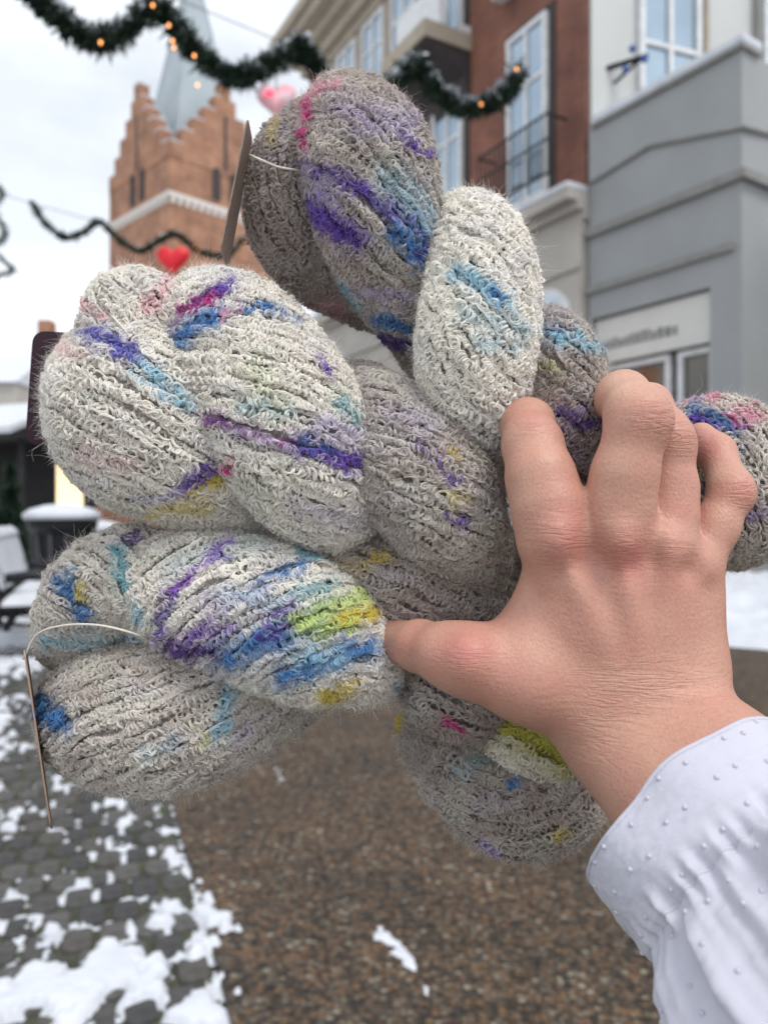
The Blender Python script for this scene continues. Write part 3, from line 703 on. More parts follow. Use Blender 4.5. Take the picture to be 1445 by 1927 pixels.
def urn(px, py_base, Yd, sc, label, seed):
    p = P(px, CY, Yd); r_ = empty('iron_bin', (p[0], p[1], 0)); tag(r_, label, 'bin', 'black iron bins by the bench')
    prof = [(0.0, 0.20), (0.05, 0.24), (0.12, 0.20), (0.45, 0.24), (0.85, 0.27), (0.92, 0.33), (1.0, 0.34)]
    MB().tube([(0, 0, z*sc) for z, q_ in prof], [q_*sc for z, q_ in prof], 20).build('body', M_dark, r_, smooth=False)
    for a in range(12):
        an = a*math.pi/6
        MB().tube([(0.235*sc*math.cos(an), 0.235*sc*math.sin(an), 0.2*sc), (0.285*sc*math.cos(an), 0.285*sc*math.sin(an), 0.86*sc)], 0.014*sc, 6).build('rib', M_wire, r_)
    V_ = []; 
    MB().tube([(0, 0, 1.0*sc+z) for z in (0, 0.05*sc, 0.10*sc, 0.14*sc, 0.155*sc)], [0.36*sc, 0.37*sc, 0.30*sc, 0.16*sc, 0.02*sc], 20).build('snow_cap', M_snow, r_, smooth=True)
urn(118, 0, 8.6, 1.12, 'black iron bin with rounded snow cap behind the bench', 1)
urn(183, 0, 9.8, 0.95, 'ribbed black iron bin with snow on its lid beside the yarn', 2)
# market stall, dark with a snowy canopy and a lit opening
sO = P(10, CY, 13.0)
st = empty('market_stall', (sO[0]-0.9, sO[1], 0), R(-20)); tag(st, 'dark wooden market stall with snowy canopy and lit hatch', 'stall')
M_stall = mat('stall_boards', (0.02, 0.022, 0.026), 0.7, (0.035, 0.03, 0.03), 5)
for k in range(10): MB().box(-1.6+k*0.32, -1.6+k*0.32+0.31, -0.03, 0.03, 0, 1.15).build('plank', M_stall, st)
MB().box(-1.6, 1.6, 1.6, 1.66, 0, 2.5).build('back_wall', M_stall, st)
for x in (-1.58, 1.58): MB().box(x-.05, x+.05, -0.09, -0.04, 0, 2.4).build('post', M_stall, st)
MB().hexa([(-1.8, -0.5, 2.35), (1.8, -0.5, 2.35), (1.8, 1.8, 2.5), (-1.8, 1.8, 2.5), (-1.8, -0.5, 2.42), (1.8, -0.5, 2.42), (1.8, 0.8, 3.0), (-1.8, 0.8, 3.0)]).build('canopy', M_stall, st)
MB().hexa([(-1.82, -0.52, 2.43), (1.82, -0.52, 2.43), (1.82, 0.82, 3.01), (-1.82, 0.82, 3.01), (-1.82, -0.52, 2.53), (1.82, -0.52, 2.53), (1.82, 0.82, 3.11), (-1.82, 0.82, 3.11)]).build('canopy_snow', M_snow, st)
M_lit = mat('lit_hatch', (0.9, 0.75, 0.5), 0.5, emit=(1.0, 0.78, 0.45), estr=1.1)
MB().box(0.75, 1.35, 1.58, 1.595, 1.2, 2.1).build('lit_panel', M_lit, st)
MB().box(-1.7, 1.7, -0.25, 0.0, 1.15, 1.2).build('counter', M_wood, st)
# dark conifers in tubs beside the stall
def conifer(px, Yd, hgt, label, seed):
    p = P(px, CY, Yd); r_ = empty('fir_tree', (p[0], p[1], 0)); tag(r_, label, 'tree', 'small fir trees by the stall')
    MB().tube([(0, 0, 0), (0, 0, hgt*0.95)], [0.06, 0.01], 8).build('trunk', M_wood, r_)
    rg = np.random.default_rng(seed); N_ = 2600
    z = rg.random(N_)**1.3*hgt*0.9+0.1*hgt; an = rg.random(N_)*6.283; tier = 0.75+0.25*np.cos(z/hgt*38)
    rad_ = (1-z/hgt*0.98)*0.34*hgt*tier*np.sqrt(rg.random(N_))
    c = np.stack([rad_*np.cos(an), rad_*np.sin(an), z-rad_*0.25], 1)
    d = np.stack([np.cos(an), np.sin(an), -0.3+rg.normal(0, .3, N_)], 1); d += rg.normal(0, .3, (N_, 3)); s_ = np.cross(d, rg.normal(0, 1, (N_, 3))); s_ /= np.linalg.norm(s_, axis=1)[:, None]
    lf = 0.07*hgt
    V_ = np.stack([c-d*lf*.5, c+s_*lf*.16, c+d*lf*.5, c-s_*lf*.16], 1).reshape(-1, 3)
    link('crown', mesh_np('crown', V_, np.arange(N_*4).reshape(-1, 4), False), M_fir, r_)
conifer(78, 17.0, 3.6, 'dark fir tree standing beside the market stall', 5)
conifer(20, 11.0, 1.9, 'low dark fir tree in front of the market stall', 6)

# ------------------------------------------------------------------ yarn skeins
# every lobe: name, control points (pixel x, pixel y, distance, radius in pixels), strand angle to the lobe's axis, base tint (0 cream .. 1 taupe)
LOBES = {
 'A': [
  ('loop', [(612, 205, .345, 22), (585, 240, .336, 50), (545, 312, .330, 70), (545, 415, .332, 80), (590, 498, .338, 68), (652, 556, .343, 44), (725, 605, .35, 24)], -12, 1.0, 0.92),
  ('lobe', [(640, 185, .348, 18), (642, 196, .333, 50), (660, 245, .317, 98), (695, 315, .305, 120), (712, 420, .302, 114), (737, 525, .309, 86), (775, 622, .321, 50), (803, 700, .336, 26)], -44, .80, 0.98),
  ('lobe', [(872, 408, .338, 22), (876, 420, .322, 55), (892, 460, .304, 88), (905, 530, .294, 102), (899, 620, .289, 111), (897, 700, .288, 108), (915, 785, .294, 84), (938, 860, .31, 50), (955, 915, .325, 25)], -48, .08, 0.98),
  ('lobe', [(1012, 608, .335, 20), (1030, 628, .316, 48), (1055, 680, .293, 72), (1068, 750, .288, 74), (1074, 840, .290, 66), (1085, 920, .303, 52), (1105, 1000, .325, 40), (1120, 1050, .34, 25)], -50, .92, 0.98),
  ('lobe', [(1060, 880, .335, 40), (1140, 900, .318, 80), (1220, 930, .318, 85), (1290, 930, .33, 60), (1330, 930, .345, 30)], -45, .8, 0.98),
  ('loop', [(1225, 885, .345, 45), (1275, 862, .328, 90), (1345, 875, .314, 132), (1385, 930, .312, 130), (1375, 990, .326, 85), (1330, 1020, .345, 40)], 4, .55, 0.98),
 ],
 'B': [
  ('loop', [(340, 745, .378, 50), (235, 728, .355, 125), (228, 745, .328, 138), (268, 775, .308, 176), (350, 832, .300, 168), (440, 895, .306, 118), (520, 955, .32, 70), (590, 1000, .335, 40)], -9, .20, 0.92),
  ('fold', [(240, 572, .350, 25), (243, 582, .331, 68), (264, 618, .314, 106), (308, 685, .309, 92), (355, 760, .322, 45)], -8, .15, 0.98),
  ('lobe', [(372, 575, .349, 24), (386, 585, .330, 78), (436, 645, .308, 130), (490, 732, .295, 152), (550, 822, .290, 150), (605, 912, .295, 124), (650, 985, .31, 78), (680, 1040, .33, 38)], -50, .12, 0.95),
  ('lobe', [(655, 725, .338, 20), (668, 735, .322, 52), (712, 795, .302, 94), (770, 872, .291, 118), (830, 952, .287, 114), (876, 1022, .293, 84), (910, 1090, .31, 45)], -40, .80, 0.98),
  ('lobe', [(880, 1000, .345, 40), (930, 1080, .325, 80), (960, 1180, .322, 90), (940, 1280, .33, 70), (900, 1340, .345, 40)], -40, .9, 0.98),
  ('lobe', [(765, 1235, .335, 35), (798, 1268, .317, 62), (850, 1306, .300, 78), (905, 1340, .307, 58), (970, 1392, .326, 40)], -16, .95, 0.98),
  ('lobe', [(890, 1325, .335, 25), (940, 1365, .308, 48), (1000, 1402, .300, 54), (1060, 1440, .308, 42), (1105, 1472, .335, 22)], -10, .3, 0.98),
  ('loop', [(765, 1350, .345, 25), (815, 1412, .332, 52), (872, 1465, .315, 72), (960, 1512, .309, 96), (1048, 1502, .312, 84), (1090, 1455, .325, 60), (1080, 1400, .345, 36)], -16, .85, 0.98),
 ],
 'C': [
  ('loop', [(330, 1335, .372, 40), (205, 1335, .352, 90), (188, 1340, .327, 116), (258, 1350, .306, 136), (350, 1350, .299, 130), (440, 1332, .303, 104), (530, 1312, .316, 70), (600, 1290, .332, 40)], -30, .60, 0.95),
  ('fold', [(120, 1235, .345, 30), (135, 1190, .327, 66), (180, 1125, .314, 92), (235, 1085, .308, 92), (285, 1105, .308, 90), (320, 1180, .314, 66), (340, 1240, .33, 35)], 58, .45, 0.98),
  ('lobe', [(235, 1075, .342, 25), (262, 1085, .324, 72), (348, 1112, .303, 112), (450, 1142, .292, 132), (550, 1178, .288, 134), (640, 1228, .287, 112), (690, 1262, .289, 66), (715, 1285, .305, 30)], -56, .22, 0.98),
  ('lobe', [(560, 1085, .335, 25), (600, 1078, .321, 55), (680, 1090, .304, 78), (770, 1110, .298, 86), (850, 1132, .301, 74), (920, 1150, .315, 50), (990, 1160, .33, 38)], 12, 1.0, 0.98),
  ('lobe', [(900, 1130, .345, 40), (1000, 1130, .325, 85), (1110, 1100, .322, 95), (1210, 1070, .325, 80), (1280, 1050, .34, 40)], -45, .8, 0.98),
 ]}
# dye on the yarn: (from pixel, to pixel, half width, colour, strength)
PUR, DPU, VIO, BLU, LBL, TEA, MAG, PNK, YEL, LIM, LIL = (.12, .045, .36), (.07, .02, .19), (.13, .12, .45), (.04, .18, .44), (.33, .55, .66), (.12, .38, .45), (.55, .03, .22), (.72, .35, .42), (.62, .48, .04), (.55, .66, .22), (.45, .38, .58)
DYE = [
 (588, 318, 640, 340, 16, PUR, .75), (650, 340, 790, 430, 17, PUR, .8), (588, 385, 665, 450, 24, PUR, 1.0), (600, 360, 650, 372, 14, LIL, .6), (735, 335, 815, 440, 34, LBL, .5), (745, 440, 818, 505, 24, BLU, .95), (790, 470, 815, 478, 10, PUR, .7),
 (572, 190, 568, 275, 9, MAG, .9), (585, 178, 640, 160, 10, PNK, .8), (755, 252, 805, 292, 7, PUR, .85), (665, 245, 780, 235, 16, LIL, .5), (715, 592, 775, 618, 15, BLU, .95), (715, 640, 765, 650, 12, DPU, .95), (655, 545, 770, 560, 10, LIL, .6), (635, 540, 672, 580, 14, TEA, .6), (517, 225, 512, 265, 8, YEL, .5), (600, 575, 640, 580, 18, PNK, .45), (640, 205, 760, 215, 30, LIL, .35),
 (845, 512, 955, 562, 15, LBL, .85), (925, 545, 950, 560, 9, BLU, .8), (900, 640, 960, 655, 14, LBL, .4), (880, 590, 990, 620, 20, LBL, .35),
 (1008, 618, 1060, 628, 16, BLU, .75), (1040, 630, 1120, 655, 15, LBL, .8), (1048, 772, 1112, 802, 13, PUR, .85), (1015, 690, 1050, 690, 10, LIM, .25), (1060, 850, 1110, 860, 20, LIL, .4),
 (1275, 748, 1345, 738, 12, PNK, .95), (1385, 762, 1420, 785, 10, PNK, .85), (1300, 770, 1385, 800, 15, BLU, .9), (1305, 785, 1335, 812, 11, PUR, .95), (1330, 830, 1380, 850, 12, TEA, .5), (1365, 775, 1385, 790, 8, MAG, .8), (1395, 955, 1420, 965, 18, PUR, .5), (1290, 880, 1300, 950, 26, YEL, .6), (1300, 910, 1330, 930, 12, PUR, .5),
 (122, 592, 250, 668, 17, VIO, 1.0), (150, 575, 200, 590, 8, PNK, .5), (268, 690, 345, 760, 16, LBL, .85), (338, 922, 395, 882, 14, PUR, 1.0), (368, 928, 425, 888, 12, YEL, 1.0), (420, 882, 432, 876, 8, MAG, .9), (290, 962, 390, 955, 12, YEL, .5), (250, 945, 330, 935, 8, LIL, .6), (110, 650, 150, 670, 14, PNK, .35), (160, 860, 260, 880, 18, PNK, .25),
 (282, 572, 318, 520, 16, PNK, .55), (392, 560, 432, 532, 12, PUR, .95), (345, 590, 402, 562, 9, MAG, .95), (308, 660, 400, 598, 16, BLU, .9), (400, 590, 500, 575, 9, BLU, .85), (420, 590, 450, 580, 7, PNK, .8), (520, 585, 560, 605, 10, BLU, .5), (320, 620, 380, 570, 12, DPU, .5), (380, 785, 545, 835, 12, (.25, .08, .3), .8), (525, 826, 550, 832, 7, MAG, .95), (570, 838, 675, 872, 24, PUR, 1.0), (570, 830, 620, 845, 10, BLU, .8), (460, 762, 540, 775, 16, LBL, .45), (430, 810, 560, 850, 12, LIL, .5), (605, 685, 615, 695, 9, PUR, .9), (480, 700, 520, 760, 30, LIM, .15), (560, 960, 700, 975, 22, LIL, .25), (600, 790, 670, 810, 14, LIL, .5),
 (790, 842, 830, 850, 8, PUR, .75), (800, 870, 830, 868, 7, PUR, .6), (838, 895, 870, 905, 9, PUR, .85), (840, 978, 870, 986, 7, PUR, .9), (820, 848, 850, 856, 6, YEL, .6), (830, 925, 880, 945, 10, YEL, .4), (645, 760, 665, 780, 14, TEA, .6), (720, 770, 800, 800, 20, LIL, .3),
 (66, 1322, 115, 1362, 24, (.03, .08, .16), 1.0), (80, 1340, 130, 1370, 14, BLU, .7), (430, 1285, 415, 1385, 12, LBL, .7), (385, 1385, 380, 1395, 12, LIM, .4), (90, 1205, 260, 1205, 14, LBL, .6), (240, 1200, 270, 1215, 7, BLU, .6), (270, 1420, 330, 1400, 16, LBL, .35), (470, 1370, 440, 1400, 12, LIL, .4),
 (298, 1195, 330, 1105, 11, PUR, 1.0), (330, 1105, 425, 1022, 11, (.30, .12, .50), .95), (222, 1030, 242, 1105, 16, TEA, .75), (232, 1015, 250, 1012, 9, DPU, .9), (120, 1095, 160, 1160, 17, BLU, 1.0), (145, 1095, 158, 1135, 9, YEL, .7), (250, 1140, 262, 1165, 9, LBL, .7), (485, 1095, 570, 1058, 15, BLU, .9), (425, 1235, 620, 1160, 34, BLU, .85), (315, 1222, 400, 1232, 18, DPU, 1.0), (330, 1205, 430, 1180, 16, (.26, .14, .45), .8), (490, 1165, 560, 1148, 13, PUR, .95), (500, 1200, 560, 1180, 9, PUR, .85), (560, 1175, 690, 1120, 26, LIM, .75), (560, 1120, 620, 1100, 14, TEA, .6), (640, 1172, 700, 1155, 13, YEL, 1.0), (600, 1195, 660, 1180, 12, LIM, .9), (535, 1275, 690, 1215, 22, BLU, .85), (605, 1312, 665, 1290, 11, YEL, .85), (380, 1140, 490, 1120, 26, LIL, .45), (330, 1060, 480, 1020, 22, TEA, .2), (420, 1120, 520, 1130, 20, LBL, .35), (560, 1240, 640, 1235, 20, LBL, .6), (570, 1035, 600, 1045, 9, TEA, .9),
 (682, 1062, 722, 1050, 9, YEL, .7), (620, 1055, 680, 1075, 20, YEL, .2), (742, 1318, 752, 1362, 10, YEL, 1.0), (742, 1290, 748, 1300, 8, BLU, .7), (842, 1358, 862, 1364, 8, MAG, .95), (930, 1350, 1060, 1425, 44, (.45, .42, .06), .85), (960, 1470, 980, 1472, 7, BLU, .9), (850, 1448, 880, 1455, 10, LBL, .4), (1030, 1575, 1060, 1568, 8, YEL, .6), (905, 1590, 930, 1605, 9, LIL, .8), (880, 1430, 920, 1436, 9, TEA, .4),
]
DYE = np.array([(a[0], a[1], a[2], a[3], a[4], *a[5], a[6]) for a in DYE], float)

def hair_obj(name, Ppts, sizes, rad, colr, m, parent):
    """one hair-curves object from stacked points"""
    hc = bpy.data.hair_curves.new(name); hc.add_curves([int(s_) for s_ in sizes])
    hc.attributes['position'].data.foreach_set('vector', np.ascontiguousarray(Ppts, np.float32).ravel())
    ra = hc.attributes.get('radius') or hc.attributes.new('radius', 'FLOAT', 'POINT')
    ra.data.foreach_set('value', np.ascontiguousarray(rad, np.float32))
    ca = hc.attributes.new('dye', 'FLOAT_COLOR', 'POINT')
    ca.data.foreach_set('color', np.concatenate([colr, np.ones((len(colr), 1))], 1).astype(np.float32).ravel())
    hc.materials.append(m)
    o_ = bpy.data.objects.new(name, hc); COL.objects.link(o_); o_.parent = parent
    return o_

def yarn_mat(name, rough=0.85, trans=0.18, gain=1.0):
    m_ = bpy.data.materials.new(name); m_.use_nodes = True; n_ = m_.node_tree; n_.nodes.clear()
    out_ = n_.nodes.new('ShaderNodeOutputMaterial'); at_ = n_.nodes.new('ShaderNodeAttribute'); at_.attribute_name = 'dye'
    pb_ = n_.nodes.new('ShaderNodeBsdfPrincipled'); pb_.inputs['Roughness'].default_value = rough; pb_.inputs['Specular IOR Level'].default_value = 0.2
    pb_.inputs['Sheen Weight'].default_value = 0.25; pb_.inputs['Sheen Roughness'].default_value = 0.5
    tr_ = n_.nodes.new('ShaderNodeBsdfTranslucent'); mx_ = n_.nodes.new('ShaderNodeMixShader'); mx_.inputs[0].default_value = trans
    n_.links.new(at_.outputs['Color'], pb_.inputs['Base Color']); n_.links.new(at_.outputs['Color'], tr_.inputs['Color'])
    n_.links.new(pb_.outputs[0], mx_.inputs[1]); n_.links.new(tr_.outputs[0], mx_.inputs[2]); n_.links.new(mx_.outputs[0], out_.inputs['Surface'])
    return m_
M_yarn = yarn_mat('wool_boucle'); M_fuzz = yarn_mat('wool_fuzz', 0.9, 0.4)
CREAM, TAUPE = np.array([.89, .85, .77]), np.array([.37, .305, .275])

class Lobe:
    def __init__(s, spec, n_=120):
        nm, pts, ang, tint, flat = spec
        pts = np.array(pts, float); c = crom(pts, n_)
        s.tint, s.ang, s.flat, s.n = tint, ang, flat, n_
        Y = c[:, 2]; s.C = np.stack([(c[:, 0]-CX)/FPX*Y, Y, EYE-(c[:, 1]-CY)/FPX*Y], 1)
        s.r = np.clip(c[:, 3], 4, None)*Y/FPX
        T = np.gradient(s.C, axis=0); T /= np.linalg.norm(T, axis=1)[:, None]; s.T = T
        # e1 towards the camera, perpendicular to the axis; carried along so that it never flips
        e1 = np.zeros_like(T); 
        k0 = n_//2
        def orth(v, t): v = v-t*(v@t); return v/np.linalg.norm(v)
        e1[k0] = orth(np.array([0, -1.0, 0]), T[k0])
        for k in range(k0+1, n_): e1[k] = orth(e1[k-1], T[k])
        for k in range(k0-1, -1, -1): e1[k] = orth(e1[k+1], T[k])
        s.e1 = e1; s.e2 = np.cross(e1, T)
        side = px_of(s.C[k0]+s.e2[k0]*1e-3)-px_of(s.C[k0]); tx = px_of(s.C[k0]+T[k0]*1e-3)-px_of(s.C[k0])
        if tx[0]*side[1]-tx[1]*side[0] < 0: s.e2 = -s.e2       # e2 = clockwise on the picture (y down)
        seg = np.linalg.norm(np.diff(s.C, axis=0), axis=1); s.S = np.concatenate([[0], np.cumsum(seg)]); s.L = s.S[-1]
        rm = np.maximum(s.r, 0.55*s.r.max())
        s.W = np.concatenate([[0], np.cumsum(np.tan(R(ang))/((rm[1:]+rm[:-1])/2)*seg)]); s.W -= s.W[k0]
    def frame(s, a):
        k = np.clip(a, 0, s.n-1.001); i = k.astype(int); f_ = (k-i)[..., None]
        g_ = lambda A: A[i]*(1-f_)+A[i+1]*f_
        return g_(s.C), g_(s.e1), g_(s.e2), g_(s.T), (s.r[i]*(1-f_[..., 0])+s.r[i+1]*f_[..., 0]), (s.W[i]*(1-f_[..., 0])+s.W[i+1]*f_[..., 0])
    def surf(s, a, th, off=0.0):
        C_, e1, e2, T, r_, W = s.frame(a); t = th+W
        ct, st = np.cos(t)[..., None], np.sin(t)[..., None]
        nrm = e1*ct+e2*st
        pos = C_+(r_[..., None]+off)*(e1*ct*s.flat+e2*st)
        return pos, nrm, r_

def smooth_rand(rg, n_, step):
    k = int(n_/step)+3; a = rg.random(k); x = np.arange(n_)/step; i = x.astype(int); f_ = x-i; f_ = f_*f_*(3-2*f_)
    return a[i]*(1-f_)+a[i+1]*f_

def yarn_colour(pos, nrm, tint, strand_rand, rg, key, li):
    """wool base plus dye; dye sits on the yarn where the photograph shows it, and at random on the far side"""
    n_ = len(pos); q_ = px_of(pos)
    t = np.clip(tint+(fbm(q_[:, 0]*0.03+key, q_[:, 1]*0.03, 40, 3)-0.5)*0.5+(strand_rand-0.5)*0.35+rg.normal(0, 0.05, n_), 0, 1)[:, None]
    c = CREAM*(1-t)+TAUPE*t
    # faint cool / green / lilac washes
    w1 = sstep(0.52, 0.75, fbm(q_[:, 0]*0.012+7, q_[:, 1]*0.02+key, 61, 3))[:, None]; c = c*(1-0.22*w1)+np.array([.62, .62, .70])*0.22*w1
    w2 = sstep(0.55, 0.75, fbm(q_[:, 0]*0.014+90, q_[:, 1]*0.016+key, 71, 3))[:, None]; c = c*(1-0.18*w2)+np.array([.66, .72, .58])*0.18*w2
    front = (nrm[:, 1] < 0.35)
    jit = rg.normal(0, 5, (n_, 2))*0+np.stack([fbm(q_[:, 0]*0.06+5, q_[:, 1]*0.06+9, 81, 3), fbm(q_[:, 0]*0.06+55, q_[:, 1]*0.06+19, 91, 3)], 1)*36-18
    qq = q_+jit
    for d, own in zip(DYE, OWNER):
        if own != (CUR[0], li): continue
        a = d[0:2]; b_ = d[2:4]; ab = b_-a; L2 = ab@ab+1e-6
        box = (np.abs(qq-(a+b_)/2) < np.abs(ab)/2+d[4]*2.2).all(1) & front
        if not box.any(): continue
        u = np.clip(((qq[box]-a)@ab)/L2, 0, 1); dist = np.linalg.norm(qq[box]-a-u[:, None]*ab, axis=1)
        w = np.exp(-(dist/(d[4]*(0.7+0.7*strand_rand[box])))**2*1.3)*d[8]*(0.55+0.45*strand_rand[box])
        w = np.clip(w*1.5, 0, 0.96)[:, None]
        c[box] = c[box]*(1-w)+d[5:8]*w
    back = ~front
    for k, colr in enumerate((PUR, BLU, PNK, LBL, YEL)):
        w = sstep(0.66, 0.8, fbm(pos[:, 0]*60+k*13, pos[:, 2]*60+key, 100+k, 3))[:, None]*back[:, None]*0.85
        c = c*(1-w)+np.array(colr)*w
    return c

# every splash of dye belongs to the lobe that lies foremost there
OWNER = []; CUR = ['']; _grid = []
for key_, specs_ in LOBES.items():
    for li_, sp_ in enumerate(specs_):
        lb_ = Lobe(sp_); A_ = np.linspace(0, lb_.n-1.01, 70)[:, None]+np.zeros((1, 60)); T_ = np.linspace(0, 2*np.pi, 60)[None, :]+np.zeros((70, 1))
        p_, n_, _ = lb_.surf(A_, T_); p_ = p_.reshape(-1, 3); _grid.append(((key_, li_), px_of(p_), p_[:, 1]))
for d_ in DYE:
    best = None
    for tol in (14, 40, 90):
        for own_, q_, y_ in _grid:
            near_ = np.hypot(q_[:, 0]-(d_[0]+d_[2])/2, q_[:, 1]-(d_[1]+d_[3])/2) < tol
            if near_.any() and (best is None or y_[near_].min() < best[0]): best = (y_[near_].min(), own_)
        if best: break
    OWNER.append(best[1] if best else None)
SPACING = 0.0027
def build_skein(key, label, seed):
    rg = np.random.default_rng(seed); CUR[0] = key
    specs = LOBES[key]; lobes = [Lobe(s_) for s_ in specs]
    base = lobes[0].C.mean(0)
    root = empty('yarn_skein', tuple(base)); tag(root, label, 'yarn', 'hand dyed skeins of yarn held in the hand')
    for li, (lb, spec) in enumerate(zip(lobes, specs)):
        kk = 3.1*li+ord(key)
        # woolly core that fills the lobe
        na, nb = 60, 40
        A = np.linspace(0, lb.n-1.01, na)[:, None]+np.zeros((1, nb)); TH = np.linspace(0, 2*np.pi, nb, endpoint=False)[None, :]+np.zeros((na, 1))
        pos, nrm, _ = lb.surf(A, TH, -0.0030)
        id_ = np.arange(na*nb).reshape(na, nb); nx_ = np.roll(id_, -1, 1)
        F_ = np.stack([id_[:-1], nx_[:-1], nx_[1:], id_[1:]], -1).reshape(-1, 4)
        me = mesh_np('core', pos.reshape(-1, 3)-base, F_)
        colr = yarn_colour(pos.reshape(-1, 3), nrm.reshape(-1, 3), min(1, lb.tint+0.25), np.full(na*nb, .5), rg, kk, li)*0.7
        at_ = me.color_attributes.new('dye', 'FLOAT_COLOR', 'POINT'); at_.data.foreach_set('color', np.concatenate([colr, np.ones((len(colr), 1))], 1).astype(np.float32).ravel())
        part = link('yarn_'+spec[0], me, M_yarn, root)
        # strands of curled boucle
        rmax = lb.r.max(); ca = math.cos(R(lb.ang))
        N = int(2*np.pi*rmax*ca*0.93/SPACING)
        slen = lb.L/ca
        PT, SZ, RD, CL = [], [], [], []
        NR, SRd = [], []
        sa_ = math.sin(R(lb.ang))
        for layer, (off, dens) in enumerate(((0.0, 1.0), (-0.0015, 0.9))):
            Nn = int(N*dens)
            for j in range(Nn):
                th0 = 2*np.pi*(j+rg.uniform(-.3, .3)+0.5*layer)/Nn
                srnd = np.clip(0.5+0.3*rg.normal(), 0, 1)
                for ply in range(2 if layer == 0 else 1):
                    ppt = 9
                    pitch = rg.uniform(0.0013, 0.0020)
                    n_ = int(slen/pitch*ppt)
                    if n_ < 20: continue
                    # uneven advance: the thread bunches into knots of ringlets
                    adv = 0.35+1.3*smooth_rand(rg, n_, ppt*1.9)**1.5
                    a = np.cumsum(adv); a = 0.5+(a-a[0])/(a[-1]-a[0])*(lb.n-2.5)
                    sr = smooth_rand(rg, n_, ppt*2.2); sr2 = smooth_rand(rg, n_, ppt*1.3); sr3 = smooth_rand(rg, n_, ppt*5)
                    big = sstep(0.6, 0.9, sr)
                    Rc = (0.00055+0.00075*sr2+0.0008*big)*(1.0 if ply == 0 else 0.85)
                    ph = np.cumsum(0.6+0.9*smooth_rand(rg, n_, ppt*1.7))*2*np.pi/ppt+rg.random()*6.28
                    if ply == 1: ph = -ph
                    C_, e1, e2, T, r_, W = lb.frame(a)
                    th = th0+W+(smooth_rand(rg, n_, ppt*5)-0.5)*0.0044/np.maximum(r_, 0.008)
                    ct, st = np.cos(th)[:, None], np.sin(th)[:, None]
                    nrm = e1*ct+e2*st; tan_c = -e1*st+e2*ct
                    sdir = T*ca+tan_c*sa_; bdir = -T*sa_+tan_c*ca
                    o_r = r_+off+(sr3-0.5)*0.0020
                    pos = C_+o_r[:, None]*(e1*ct*lb.flat+e2*st)
                    cp, sp_ = np.cos(ph)*Rc, np.sin(ph)*Rc
                    al = (smooth_rand(rg, n_, ppt*1.6)-0.5)*3.4     # loops lie flat, stand up or lean
                    be_ = (smooth_rand(rg, n_, ppt*1.6)-0.5)*2.2
                    ax2 = nrm*(np.sin(al)*0.8)[:, None]+sdir*np.cos(al)[:, None]
                    ax1 = bdir*np.cos(be_)[:, None]+nrm*(np.sin(be_)*0.8)[:, None]
                    pos = pos+ax2*cp[:, None]+ax1*sp_[:, None]
                    PT.append(pos); SZ.append(n_); NR.append(nrm); SRd.append(srnd*0.6+0.4*sr3)
                    RD.append((0.00034+0.00020*smooth_rand(rg, n_, ppt*1.5))*(1 if ply == 0 else .8))
                    if layer == 0:
                        for q_ in range(2):      # loose plies that run along the thread and make it woolly
                            jit_ = np.stack([smooth_rand(rg, n_, ppt*0.8)-0.5 for _ in range(3)], 1)*0.0016
                            PT.append(pos+jit_); SZ.append(n_); NR.append(nrm); SRd.append(srnd*0.6+0.4*sr3)
                            RD.append(0.00013+0.00010*smooth_rand(rg, n_, ppt*2))
        PT = np.concatenate(PT); NR = np.concatenate(NR); SRd = np.concatenate(SRd)
        CL = np.repeat(yarn_colour(PT[::4], NR[::4], lb.tint, SRd[::4], rg, kk, li), 4, 0)[:len(PT)]
        o_ = hair_obj('strands', PT-base, SZ, np.concatenate(RD), CL, M_yarn, part); o_['kind'] = 'stuff'
        # loose fibres
        nf_ = int(lb.L*rmax*2*np.pi*1.0e6*1.0)
        a = rg.uniform(2, lb.n-3, nf_); th = rg.uniform(0, 2*np.pi, nf_)
        pos, nrm, _ = lb.surf(a, th, 0.0004)
        L_ = rg.uniform(0.0007, 0.0020, nf_)*(1+1.5*(rg.random(nf_) > 0.985))
        d0 = nrm*0.7+rg.normal(0, .7, (nf_, 3)); d1 = rg.normal(0, 1.1, (nf_, 3))
        ts = np.linspace(0, 1, 6); cu_ = rg.normal(0, 1, (nf_, 3)); cph = rg.random(nf_)*6.28
        pts = pos[:, None, :]+d0[:, None, :]*(L_[:, None]*ts[None])[..., None]+d1[:, None, :]*(L_[:, None]*(ts**2)[None])[..., None]*0.8+cu_[:, None, :]*(L_[:, None]*0.22*np.sin(ts[None]*7+cph[:, None]))[..., None]
        colr = np.repeat(np.clip(yarn_colour(pos, nrm, lb.tint*0.7, rg.random(nf_), rg, kk, li)*1.08, 0, .95), 6, 0)
        o_ = hair_obj('fuzz', pts.reshape(-1, 3)-base, [6]*nf_, np.tile(np.array([1, 1, .9, .8, .6, .3]), nf_)*0.000036, colr, M_fuzz, part); o_['kind'] = 'stuff'
    return root
import time as _t
_t0 = _t.time()
SKA = build_skein('A', 'white and taupe boucle skein splashed purple, sky blue and pink', 21)
SKB = build_skein('B', 'cream boucle skein with violet streak, magenta flecks and yellow end', 22)
SKC = build_skein('C', 'beige boucle skein with bright blue, lime and yellow patch', 23)
print('YARN', _t.time()-_t0)

